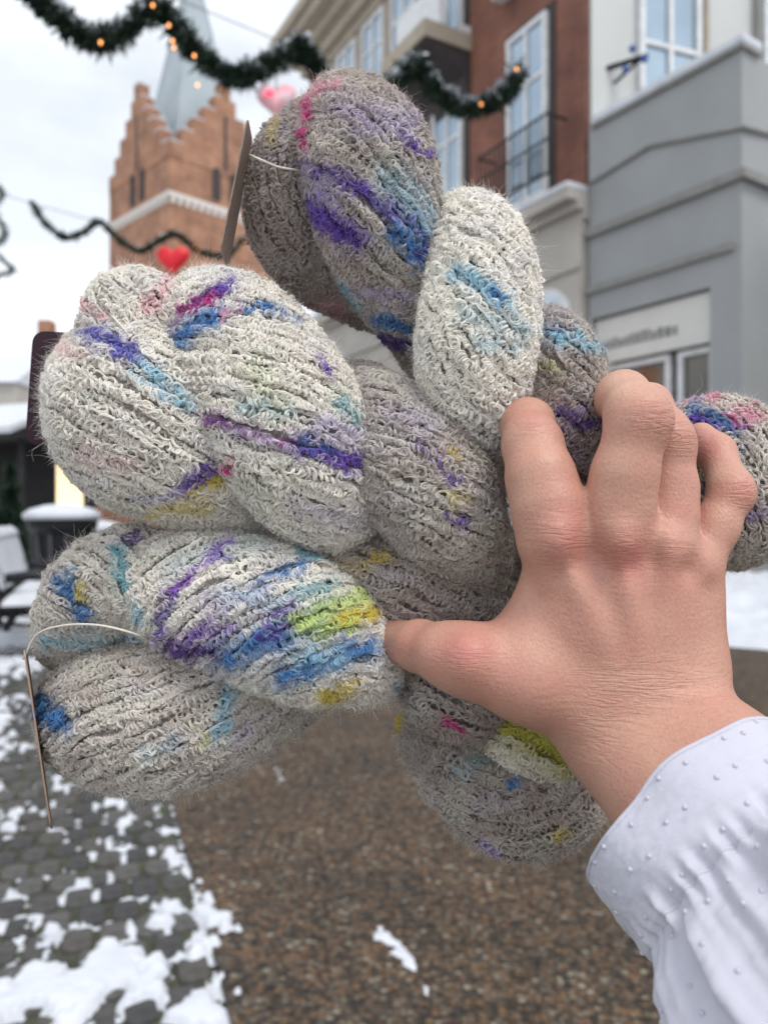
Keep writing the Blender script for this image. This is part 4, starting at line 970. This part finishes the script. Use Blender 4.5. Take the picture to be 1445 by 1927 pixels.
# ------------------------------------------------------------------ the person: hand and forearm as one skin
def pw(px, py, Y, r): return (P(px, py, Y), r/1000.0)
class SDF:
    def __init__(s, lo, hi, h):
        s.lo, s.h = np.array(lo), h
        s.n = np.ceil((np.array(hi)-s.lo)/h).astype(int)+1
    def blank(s): return np.full(s.n, 1.0, np.float32)
    def cone(s, f_, a, b_, k):
        (pa, ra), (pb_, rb_) = a, b_
        m_ = max(ra, rb_)+0.016
        i0 = np.clip(((np.minimum(pa, pb_)-m_-s.lo)/s.h).astype(int), 0, s.n); i1 = np.clip(((np.maximum(pa, pb_)+m_-s.lo)/s.h).astype(int)+2, 0, s.n)
        ax = [(s.lo[d]+s.h*np.arange(i0[d], i1[d])).astype(np.float32) for d in range(3)]
        X, Y, Z = np.meshgrid(*ax, indexing='ij', sparse=True)
        ab = pb_-pa; L2 = ab@ab+1e-12
        t = np.clip(((X-pa[0])*ab[0]+(Y-pa[1])*ab[1]+(Z-pa[2])*ab[2])/L2, 0, 1)
        d = np.sqrt((X-pa[0]-t*ab[0])**2+(Y-pa[1]-t*ab[1])**2+(Z-pa[2]-t*ab[2])**2)-(ra+(rb_-ra)*t)
        sl = tuple(slice(i0[d_], i1[d_]) for d_ in range(3))
        f_[sl] = s.smin(f_[sl], d, k)
    @staticmethod
    def smin(a, b_, k):
        h_ = np.clip(0.5+0.5*(b_-a)/k, 0, 1); return b_*(1-h_)+a*h_-k*h_*(1-h_)
    def dent(s, f_, a, k, r_):
        """press a soft hollow"""
        pa = a; m_ = r_+0.012
        i0 = np.clip(((pa-m_-s.lo)/s.h).astype(int), 0, s.n); i1 = np.clip(((pa+m_-s.lo)/s.h).astype(int)+2, 0, s.n)
        ax = [(s.lo[d]+s.h*np.arange(i0[d], i1[d])).astype(np.float32) for d in range(3)]
        X, Y, Z = np.meshgrid(*ax, indexing='ij', sparse=True)
        d = np.sqrt((X-pa[0])**2+(Y-pa[1])**2+(Z-pa[2])**2)
        sl = tuple(slice(i0[d_], i1[d_]) for d_ in range(3))
        f_[sl] = f_[sl]+k*np.exp(-(d/r_)**2)
def surface_nets(f_, lo, h):
    neg = f_ < 0
    cnt = sum(neg[i:neg.shape[0]-1+i, j:neg.shape[1]-1+j, k:neg.shape[2]-1+k].astype(np.int8) for i in (0, 1) for j in (0, 1) for k in (0, 1))
    act = (cnt > 0) & (cnt < 8); I = np.argwhere(act); vid = np.full(act.shape, -1, np.int32); vid[act] = np.arange(len(I))
    cs = [(i, j, k) for i in (0, 1) for j in (0, 1) for k in (0, 1)]
    val = {c: f_[I[:, 0]+c[0], I[:, 1]+c[1], I[:, 2]+c[2]] for c in cs}
    acc = np.zeros((len(I), 3)); num = np.zeros(len(I))
    for c in cs:
        for d in range(3):
            if c[d]: continue
            e_ = list(c); e_[d] = 1; e_ = tuple(e_)
            a, b_ = val[c], val[e_]; m_ = (a < 0) != (b_ < 0)
            t = np.where(m_, a/np.where(m_, a-b_, 1), 0)
            p = np.tile(np.array(c, float), (len(I), 1)); p[:, d] += t
            acc[m_] += p[m_]; num[m_] += 1
    V_ = lo+h*(I+acc/num[:, None])
    Fs = []
    for d in range(3):
        a = [slice(None)]*3; b_ = [slice(None)]*3; a[d] = slice(0, -1); b_[d] = slice(1, None)
        s0, s1 = neg[tuple(a)], neg[tuple(b_)]
        E_ = np.argwhere(s0 != s1); o1, o2 = [(1, 2), (2, 0), (0, 1)][d]
        ok = (E_[:, o1] > 0) & (E_[:, o2] > 0) & (E_[:, o1] < act.shape[o1]) & (E_[:, o2] < act.shape[o2]); E_ = E_[ok]
        q_ = []
        for (x, y) in ((-1, -1), (0, -1), (0, 0), (-1, 0)):
            c = E_.copy(); c[:, o1] += x; c[:, o2] += y; q_.append(vid[c[:, 0], c[:, 1], c[:, 2]])
        q_ = np.stack(q_, 1); fl = ~s0[E_[:, 0], E_[:, 1], E_[:, 2]]
        q_[fl] = q_[fl][:, ::-1]; Fs.append(q_)
    return V_, np.concatenate(Fs)

WR = P(1210, 1362, .252)                                   # wrist centre
ARM = np.array([0.35, -0.75, -0.42]); ARM /= np.linalg.norm(ARM)
hS = 0.00085
S_ = SDF((-0.012, 0.135, 1.02), (0.175, 0.318, 1.262), hS)
palm = S_.blank()
WL, WRt = P(1163, 1385, .253), P(1257, 1340, .253)
K1 = .007
S_.cone(palm, (WL, .0175), (WL+ARM*.09+np.array([-.002, 0, -.004]), .023), K1)
S_.cone(palm, (WRt, .0165), (WRt+ARM*.09+np.array([.006, 0, .002]), .023), K1)
S_.cone(palm, ((WL+WRt)/2, .0175), ((WL+WRt)/2+ARM*.09, .024), K1)
MCP = {'i': pw(1042, 1016, .2490, 10.6), 'm': pw(1160, 1012, .2470, 10.2), 'r': pw(1250, 1032, .2500, 9.4), 'p': pw(1304, 1072, .2565, 8.4)}
CAR = {'i': pw(1135, 1300, .254, 15), 'm': pw(1190, 1282, .2535, 15), 'r': pw(1240, 1268, .254, 14.5), 'p': pw(1283, 1258, .2565, 13)}
for k in 'imrp': S_.cone(palm, CAR[k], MCP[k], .008)
S_.cone(palm, CAR['i'], (WL, .0175), K1); S_.cone(palm, CAR['p'], (WRt, .0160), K1); S_.cone(palm, CAR['m'], ((WL+WRt)/2, .0175), K1)
S_.cone(palm, pw(1290, 1240, .260, 10.5), pw(1302, 1110, .262, 9.2), K1)
# first web and thumb root
S_.cone(palm, pw(1120, 1335, .257, 15.5), pw(990, 1275, .252, 13.5), K1)
S_.cone(palm, pw(990, 1275, .252, 13.5), pw(884, 1243, .2515, 11.6), K1)
S_.cone(palm, pw(1050, 1090, .257, 10), pw(985, 1200, .257, 10), .010)
S_.cone(palm, pw(1075, 1150, .257, 12), pw(1020, 1240, .256, 12), .010)
# knuckle heads and tendons under the skin
for (a, r_) in (((1048, 1002, .2396), 4.8), ((1165, 1002, .2376), 4.8), ((1254, 1022, .2416), 4.0), ((1312, 1058, .248), 3.6), ((880, 1236, .2425), 4.6)):
    S_.cone(palm, pw(*a, r_), pw(a[0]+1, a[1]+8, a[2], r_), .006)
S_.cone(palm, pw(1052, 1035, .2395, 2.4), pw(1150, 1240, .2425, 2.0), .006)
S_.cone(palm, pw(1168, 1035, .2378, 2.2), pw(1195, 1230, .2415, 2.0), .006)
S_.cone(palm, pw(1256, 1050, .2418, 2.0), pw(1235, 1225, .2425, 1.8), .006)
for (x, y, Y, k, r_) in ((1105, 1038, .2395, .0018, .0070), (1210, 1045, .2390, .0016, .0065), (1290, 1065, .244, .0016, .005), (1062, 1068, .239, .0016, .006), (1180, 1075, .2385, .0016, .0055), (1120, 1120, .241, .0010, .009), (1215, 1130, .241, .0010, .008), (1010, 1120, .245, .0016, .008)):
    S_.dent(palm, P(x, y, Y), k, r_)
S_.cone(palm, pw(1318, 1345, .249, 6), pw(1330, 1365, .2475, 6), .010)      # ulna head
def finger(chain, k=.0035):
    f_ = S_.blank()
    for a, b_ in zip(chain, chain[1:]): S_.cone(f_, pw(*a), pw(*b_), k)
    return f_
FI = [(1040, 1008, .2490, 11.6), (1032, 955, .2495, 11.6), (1017, 900, .2520, 10.9), (1002, 838, .2600, 9.8), (992, 800, .2740, 9.2), (990, 790, .296, 8.4), (995, 820, .310, 7.0)]
FM = [(1160, 1004, .2470, 10.6), (1165, 950, .2450, 10.5), (1174, 895, .2435, 10.0), (1200, 795, .2420, 9.5), (1194, 774, .2455, 9.1), (1172, 748, .2640, 8.8), (1140, 764, .296, 8.0), (1105, 795, .312, 7.2)]
FR = [(1250, 1026, .2505, 9.6), (1256, 970, .2530, 9.2), (1259, 920, .2545, 8.7), (1254, 838, .2560, 8.4), (1247, 815, .2590, 8.2), (1218, 766, .2730, 8.0), (1180, 790, .294, 7.2)]
FP = [(1306, 1066, .2565, 8.4), (1345, 992, .2590, 7.3), (1374, 930, .2610, 6.9), (1372, 914, .2640, 6.5), (1348, 852, .2750, 6.2), (1318, 822, .2830, 5.4)]
TH = [(884, 1243, .2515, 11.0), (838, 1230, .2560, 9.8), (790, 1216, .2680, 8.6), (740, 1206, .288, 8.0), (710, 1204, .300, 7.0)]
fs = [finger(c) for c in (FI, FM, FR, FP)]
# soft pads at the bent joints
for f_, pts in ((fs[1], [(1216, 784, .2400, 6.2)]), (fs[2], [(1264, 828, .2535, 5.4)]), (fs[3], [(1384, 922, .2595, 4.2)])):
    for p_ in pts: S_.cone(f_, pw(*p_), pw(p_[0]+2, p_[1]+6, p_[2], p_[3]), .005)
fingers = fs[0]
for f_ in fs[1:]: fingers = SDF.smin(fingers, f_, .0014)
body = SDF.smin(palm, fingers, .0040)
# webs between the finger roots
for a, b_ in (((1088, 990, .255, 8.0), (1100, 965, .256, 6.5)), ((1210, 1010, .255, 7.5), (1214, 985, .256, 6)), ((1284, 1045, .261, 7.0), (1292, 1015, .263, 5.5))):
    S_.cone(body, pw(*a), pw(*b_), .006)
thumb = finger(TH, .004); body = SDF.smin(body, thumb, .006)
HV, HF = surface_nets(body, S_.lo, hS)
del palm, fingers, body, thumb, fs
def laplace(V_, F_, it, lam=0.5):
    e_ = np.concatenate([F_[:, [0, 1]], F_[:, [1, 2]], F_[:, [2, 3]], F_[:, [3, 0]]])
    deg = np.bincount(e_[:, 0], minlength=len(V_))+np.bincount(e_[:, 1], minlength=len(V_))
    for _ in range(it):
        s_ = np.stack([np.bincount(e_[:, 0], V_[e_[:, 1], d], len(V_))+np.bincount(e_[:, 1], V_[e_[:, 0], d], len(V_)) for d in range(3)], 1)/deg[:, None]
        V_ = V_+lam*(s_-V_)
    return V_
HV = laplace(HV, HF, 4)
q_ = px_of(HV)
def gspot(lst): return sum(a*np.exp(-(((q_[:, 0]-x)/rx)**2+((q_[:, 1]-y)/ry)**2)) for x, y, rx, ry, a in lst)
red = gspot([(1062, 1000, 42, 55, .75), (1182, 1045, 32, 50, .65), (1262, 1045, 30, 30, .2), (880, 1230, 60, 40, .8), (1235, 780, 35, 30, .45), (1290, 815, 25, 25, .4), (1395, 920, 22, 30, .5), (1335, 850, 30, 40, .55), (1300, 960, 40, 30, .3), (1000, 790, 40, 22, .45), (760, 1210, 50, 30, .3), (1210, 1080, 150, 130, .25), (950, 1290, 120, 40, .25)])
pale = gspot([(1165, 725, 40, 25, .6), (1150, 870, 40, 60, .2), (1340, 890, 20, 30, .4), (1110, 1120, 80, 50, .15), (1270, 1400, 120, 60, .1)])
wr = gspot([(1235, 785, 40, 36, 1.0), (1285, 820, 28, 30, .9), (1393, 922, 26, 34, .8), (1060, 1010, 60, 55, .55), (1175, 1030, 50, 60, .55), (1265, 1035, 40, 45, .4), (1240, 1300, 150, 60, .65), (1150, 1400, 120, 60, .35), (880, 1235, 60, 50, .4), (1000, 800, 50, 26, .5)])
hand_me = mesh_np('person', HV-WR, HF)
for nm_, arr in (('red', red-pale), ('crease', wr)):
    at_ = hand_me.attributes.new(nm_, 'FLOAT', 'POINT'); at_.data.foreach_set('value', np.clip(arr, -1, 1).astype(np.float32))
m, n, b, out = new_mat('skin')
b.inputs['Roughness'].default_value = 0.46; b.inputs['Specular IOR Level'].default_value = 0.42
b.inputs['Subsurface Weight'].default_value = 0.22; b.inputs['Subsurface Radius'].default_value = (1.0, 0.38, 0.22); b.inputs['Subsurface Scale'].default_value = 0.004
def N(t, **kw):
    x = n.nodes.new(t)
    for k, v in kw.items(): setattr(x, k, v)
    return x
def math_n(op, a, b2):
    x = N('ShaderNodeMath', operation=op)
    for i, v in enumerate((a, b2)):
        if isinstance(v, (int, float)): x.inputs[i].default_value = v
        else: n.links.new(v, x.inputs[i])
    return x.outputs[0]
tcn = N('ShaderNodeTexCoord'); ar_ = N('ShaderNodeAttribute', attribute_name='red'); acr = N('ShaderNodeAttribute', attribute_name='crease')
blot = N('ShaderNodeTexNoise'); blot.inputs['Scale'].default_value = 70; blot.inputs['Detail'].default_value = 5; n.links.new(tcn.outputs['Object'], blot.inputs['Vector'])
fac = math_n('ADD', math_n('MULTIPLY', ar_.outputs['Fac'], 0.52), math_n('MULTIPLY', math_n('SUBTRACT', blot.outputs['Fac'], 0.5), 0.55))
fac = math_n('ADD', fac, 0.36)
sr_ = N('ShaderNodeValToRGB'); el_ = sr_.color_ramp.elements
el_[0].position = 0.0; el_[0].color = (0.57, 0.35, 0.25, 1); el_[1].position = 1.0; el_[1].color = (0.49, 0.165, 0.145, 1)
x_ = el_.new(0.38); x_.color = (0.49, 0.258, 0.192, 1)
n.links.new(fac, sr_.inputs['Fac'])
# pores / tiny freckles
fre = N('ShaderNodeTexNoise'); fre.inputs['Scale'].default_value = 900; fre.inputs['Detail'].default_value = 2; n.links.new(tcn.outputs['Object'], fre.inputs['Vector'])
fr2 = N('ShaderNodeValToRGB'); fr2.color_ramp.elements[0].position = 0.3; fr2.color_ramp.elements[0].color = (0.93, 0.92, 0.91, 1); fr2.color_ramp.elements[1].position = 0.6; fr2.color_ramp.elements[1].color = (1.04, 1.04, 1.04, 1)
n.links.new(fre.outputs['Fac'], fr2.inputs['Fac'])
mm = N('ShaderNodeMix', data_type='RGBA', blend_type='MULTIPLY'); mm.inputs['Factor'].default_value = 1; n.links.new(sr_.outputs['Color'], mm.inputs['A']); n.links.new(fr2.outputs['Color'], mm.inputs['B'])
n.links.new(mm.outputs['Result'], b.inputs['Base Color'])
# relief: fine criss-cross skin lines everywhere, deeper transverse creases on knuckles and wrist
mp1 = N('ShaderNodeMapping'); mp1.inputs['Rotation'].default_value = (0, R(14), 0); mp1.inputs['Scale'].default_value = (260, 300, 760); n.links.new(tcn.outputs['Object'], mp1.inputs['Vector'])
nA = N('ShaderNodeTexNoise'); nA.inputs['Scale'].default_value = 1.0; nA.inputs['Detail'].default_value = 3; nA.inputs['Distortion'].default_value = 0.6; n.links.new(mp1.outputs['Vector'], nA.inputs['Vector'])
mp2 = N('ShaderNodeMapping'); mp2.inputs['Rotation'].default_value = (0, R(-24), 0); mp2.inputs['Scale'].default_value = (900, 700, 480); n.links.new(tcn.outputs['Object'], mp2.inputs['Vector'])
nB = N('ShaderNodeTexVoronoi', feature='DISTANCE_TO_EDGE'); nB.inputs['Scale'].default_value = 1.0; n.links.new(mp2.outputs['Vector'], nB.inputs['Vector'])
mp3 = N('ShaderNodeMapping'); mp3.inputs['Rotation'].default_value = (0, R(10), 0); mp3.inputs['Scale'].default_value = (55, 60, 430); n.links.new(tcn.outputs['Object'], mp3.inputs['Vector'])
nC = N('ShaderNodeTexNoise'); nC.inputs['Scale'].default_value = 1.0; nC.inputs['Detail'].default_value = 2; nC.inputs['Distortion'].default_value = 1.2; n.links.new(mp3.outputs['Vector'], nC.inputs['Vector'])
rid = math_n('ABSOLUTE', math_n('SUBTRACT', nC.outputs['Fac'], 0.5), 0.0)
rid = math_n('MINIMUM', math_n('MULTIPLY', rid, 9.0), 1.0)
hgt = math_n('ADD', math_n('MULTIPLY', nA.outputs['Fac'], 0.34), math_n('MULTIPLY', math_n('MINIMUM', nB.outputs['Distance'], 0.35), 0.5))
hgt = math_n('ADD', hgt, math_n('MULTIPLY', math_n('MULTIPLY', rid, acr.outputs['Fac']), 0.85))
bp = N('ShaderNodeBump'); bp.inputs['Strength'].default_value = 0.6; bp.inputs['Distance'].default_value = 0.0007
n.links.new(hgt, bp.inputs['Height']); n.links.new(bp.outputs['Normal'], b.inputs['Normal'])
M_skin = m
person = link('person', hand_me, M_skin); person.location = tuple(WR)
tag(person, 'bare hand and wrist gripping the yarn, in a white dotted cotton sleeve', 'person')
# nail of the little finger
nl = crom([P(1326, 819, .2800), P(1311, 815, .2815), P(1303, 818, .2840)], 8)
nb_ = MB(); nb_.tube([tuple(p-WR) for p in nl], [0.0012, .0022, .0026, .0027, .0027, .0026, .0022, .0012], 12)
nb_.build('fingernail', mat('nail', (0.60, 0.38, 0.32), 0.25, spec=0.5), person, smooth=True)

# ------------------------------------------------------------------ sleeve with gathered cuff
e_a = np.cross(ARM, np.array([0, 1.0, 0])); e_a /= np.linalg.norm(e_a); e_b = np.cross(ARM, e_a)
if e_b[1] > 0: e_b = -e_b; 
nt_, nph = 300, 460
tt = np.concatenate([np.linspace(0, .05, 200), np.linspace(.0505, .24, 100)])[:, None]+np.zeros((1, nph)); ph = np.linspace(0, 2*np.pi, nph, endpoint=False)[None, :]+np.zeros((nt_, 1))
def sleeve_r(t, ph):
    base = np.interp(t, [0, .006, .014, .0215, .0235, .0262, .033, .045, .07, .10, .24], [.0352, .0357, .0353, .0338, .0322, .0342, .0388, .0430, .0475, .051, .055])
    cuff = np.exp(-(t/.016)**2)
    seam_g = np.exp(-((t-.0235)/.0045)**2); after = sstep(.022, .034, t)
    w = lambda k, s_, p_: np.sin(k*ph+s_+p_*t*60)
    f_ = cuff*(.0011*w(3, .4, .2)+.0008*w(5, 2.1, .1)+.0005*w(9, .7, .5))
    f_ += seam_g*(.0009*w(31, .3, 0)+.0006*w(47, 1.3, 0)+.0009*w(19, 2, 0))
    pk = lambda k, s_, p_: (np.clip(np.sin(k*ph+s_+p_*t*40), 0, 1)**1.6-.35)
    fade = 1-.55*sstep(.05, .13, t)
    f_ += after*fade*((.0052*pk(5, 1.0, .35)+.0036*pk(9, 2.3, -.3)+.0022*pk(15, .2, .5))*1.0+.0010*pk(23, 1.7, .2)*np.exp(-((t-.03)/.02)**2))
    f_ += (fbm(t*260+50, np.cos(ph)*3+np.sin(ph)*5+20, 5, 3)-.5)*.0013
    # crosswise rumples
    f_ += sstep(.03, .06, t)*.0011*np.sin(t*420+3*np.sin(2*ph)+1.5*np.sin(5*ph))*np.clip(np.sin(3*ph+.8), 0, 1)
    return base+f_
def sleeve_pt(t, ph, off=0.0):
    r_ = sleeve_r(t, ph)+off
    o0 = WR+ARM*.0312+np.array([-.0055, 0, -.0060])
    drift = np.array([.006, 0, -.010])
    axis = o0+ARM*t[..., None]+drift*(t[..., None]/.15)
    wob = (0.0012*np.sin(2*ph+.5)+.0010*np.sin(5*ph))*np.exp(-(t/.012)**2)
    axis = axis-ARM*wob[..., None]
    return axis+r_[..., None]*(e_a*np.cos(ph)[..., None]*1.03+e_b*np.sin(ph)[..., None]*.95)
sv = sleeve_pt(tt, ph)
inn = sleeve_pt(tt[:60], ph[:60], -.0007)[::-1]
SVt = np.concatenate([inn, sv])-WR
id_ = np.arange(SVt.shape[0]*nph).reshape(-1, nph); nx_ = np.roll(id_, -1, 1)
SF = np.stack([id_[:-1], nx_[:-1], nx_[1:], id_[1:]], -1).reshape(-1, 4)
m, n, b, out = new_mat('white_cotton')
b.inputs['Base Color'].default_value = (0.61, 0.61, 0.70, 1); b.inputs['Roughness'].default_value = 0.85; b.inputs['Sheen Weight'].default_value = 0.15; b.inputs['Specular IOR Level'].default_value = 0.15
tcn = N('ShaderNodeTexCoord')
wv = N('ShaderNodeTexNoise'); wv.inputs['Scale'].default_value = 2200; n.links.new(tcn.outputs['Object'], wv.inputs['Vector'])
wv2 = N('ShaderNodeTexNoise'); wv2.inputs['Scale'].default_value = 160; wv2.inputs['Detail'].default_value = 4; n.links.new(tcn.outputs['Object'], wv2.inputs['Vector'])
hh_ = math_n('ADD', math_n('MULTIPLY', wv.outputs['Fac'], .18), math_n('MULTIPLY', wv2.outputs['Fac'], 1.0))
bp = N('ShaderNodeBump'); bp.inputs['Strength'].default_value = 0.45; bp.inputs['Distance'].default_value = 0.0012
n.links.new(hh_, bp.inputs['Height']); n.links.new(bp.outputs['Normal'], b.inputs['Normal'])
tr_ = N('ShaderNodeBsdfTranslucent'); tr_.inputs['Color'].default_value = (0.8, 0.79, 0.84, 1); ms_ = N('ShaderNodeMixShader'); ms_.inputs[0].default_value = 0.18
n.links.new(b.outputs[0], ms_.inputs[1]); n.links.new(tr_.outputs[0], ms_.inputs[2]); n.links.new(ms_.outputs[0], out.inputs['Surface'])
M_cotton = m
slv = link('sleeve', mesh_np('sleeve', SVt.reshape(-1, 3), SF[:, ::-1]), M_cotton, person)
slv['label'] = 'white dotted cotton sleeve with gathered cuff'
# stitched seam line, hem edge roll, woven dots
M_thread = mat('seam_thread', (0.62, 0.61, 0.68), 0.9)
phs = np.linspace(0, 2*np.pi, 400)
MB().tube([tuple(p) for p in sleeve_pt(np.full(400, .0236), phs, .0001)-WR], .00035, 5, cap=False).build('seam', M_thread, slv, smooth=True)
MB().tube([tuple(p) for p in sleeve_pt(np.full(400, .0004), phs, -.0002)-WR], .00075, 6, cap=False).build('hem', M_cotton, slv, smooth=True)
rg = np.random.default_rng(77); dots = MB(); cnt = 0
for ti in np.arange(.003, .13, .0085):
    for k in range(26):
        p_ = 2*np.pi*(k+rg.uniform(-.3, .3)+.5*(int(ti*1000) % 2))/26; t_ = ti+rg.uniform(-.0015, .0015)
        c = sleeve_pt(np.array([t_]), np.array([p_]))[0]-WR
        c2 = sleeve_pt(np.array([t_]), np.array([p_]), .0007)[0]-WR
        dr = (c2-c)*1.0
        dots.tube([tuple(c-dr*.3), tuple(c+dr*.4), tuple(c+dr*.9)], [.0008*rg.uniform(.7, 1.2), .0007, .0003], 7)
dt = dots.build('embroidered_dots', M_cotton, slv, smooth=True); dt['kind'] = 'stuff'

# ------------------------------------------------------------------ paper labels tied to the skeins
M_kraft = mat('kraft_card', (0.30, 0.23, 0.19), 0.8, (0.24, 0.18, 0.15), 300, 0.1, 900)
M_maroon = mat('maroon_card', (0.030, 0.010, 0.018), 0.6, (0.024, 0.008, 0.015), 100)
M_tan = mat('tan_card', (0.42, 0.29, 0.21), 0.8, (0.30, 0.20, 0.15), 250, 0.2, 700, stretch=(1, 1, 0.2))
M_ink2 = mat('label_print', (0.07, 0.05, 0.045), 0.8)
M_cord = mat('cotton_string', (0.70, 0.66, 0.58), 0.9, (0.6, 0.56, 0.5), 900)
def card(c0, c1, c2, c3, m_, label, string=None, print_=False, thick=.0006, rnd=0.0):
    """a thin card through four corner points (top, bottom ...)"""
    c = [np.array(x) for x in (c0, c1, c2, c3)]; o0 = sum(c)/4
    nrm = np.cross(c[1]-c[0], c[3]-c[0]); nrm /= np.linalg.norm(nrm)
    out_ = []
    for i in range(4):
        p_, a, b_ = c[i], c[i-1], c[(i+1) % 4]
        if rnd:
            da = (a-p_)/np.linalg.norm(a-p_); db = (b_-p_)/np.linalg.norm(b_-p_)
            for t in np.linspace(0, 1, 7): out_.append(p_+da*rnd*(1-t)**2+db*rnd*t**2)
        else: out_.append(p_)
    bm = bmesh.new()
    f1 = [bm.verts.new(p_-o0+nrm*thick/2) for p_ in out_]; f2 = [bm.verts.new(p_-o0-nrm*thick/2) for p_ in out_]
    bm.faces.new(f1); bm.faces.new(f2[::-1])
    for i in range(len(f1)): bm.faces.new((f1[i], f2[i], f2[(i+1) % len(f1)], f1[(i+1) % len(f1)]))
    bmesh.ops.recalc_face_normals(bm, faces=bm.faces)
    root = empty('yarn_label', tuple(o0)); tag(root, label, 'label', 'card labels tied to the skeins')
    me = bpy.data.meshes.new('card'); bm.to_mesh(me); bm.free(); cd = link('card', me, m_, root)
    if print_:
        u_, v_ = c[1]-c[0], c[3]-c[0]
        sgn = 1 if nrm[1] < 0 else -1
        for k in range(16):
            a = .10+k*.052; w0, w1 = .2+.1*random.random(), .55+.3*random.random()
            pp_ = [c[0]+u_*x+v_*y-o0+sgn*nrm*(thick/2+.00004) for x, y in ((a, w0), (a+.022, w0), (a+.022, w1), (a, w1))]
            b2 = bmesh.new(); b2.faces.new([b2.verts.new(p_) for p_ in pp_]); mm_ = bpy.data.meshes.new('print_line'); b2.to_mesh(mm_); b2.free(); link('print_line', mm_, M_ink2, cd)
    if string is not None:
        MB().tube([tuple(p_-o0) for p_ in crom([P(*s_) for s_ in string], 40)], .00045, 7).build('string', M_cord, root, smooth=True)
    return root
card(P(466, 222, .302), P(416, 465, .300), P(428, 515, .322), P(474, 262, .325), M_kraft, 'brown kraft card label tied to the purple splashed skein', [(470, 292, .312), (490, 300, .2985), (520, 313, .2995), (550, 319, .300), (585, 324, .312)], True, rnd=.003)
card(P(63, 622, .345), P(48, 835, .345), P(180, 850, .352), P(195, 630, .352), M_maroon, 'dark maroon card label behind the cream skein', [(178, 565, .318), (215, 598, .288), (255, 645, .2815), (300, 705, .281), (326, 735, .296)], rnd=.006)
card(P(46, 1222, .296), P(96, 1556, .296), P(99, 1560, .330), P(52, 1232, .330), M_tan, 'tan wooden looking card label seen edge on beside the beige skein', [(45, 1240, .300), (70, 1195, .296), (115, 1178, .2885), (180, 1176, .282), (245, 1190, .2815), (300, 1212, .292)], rnd=.004)
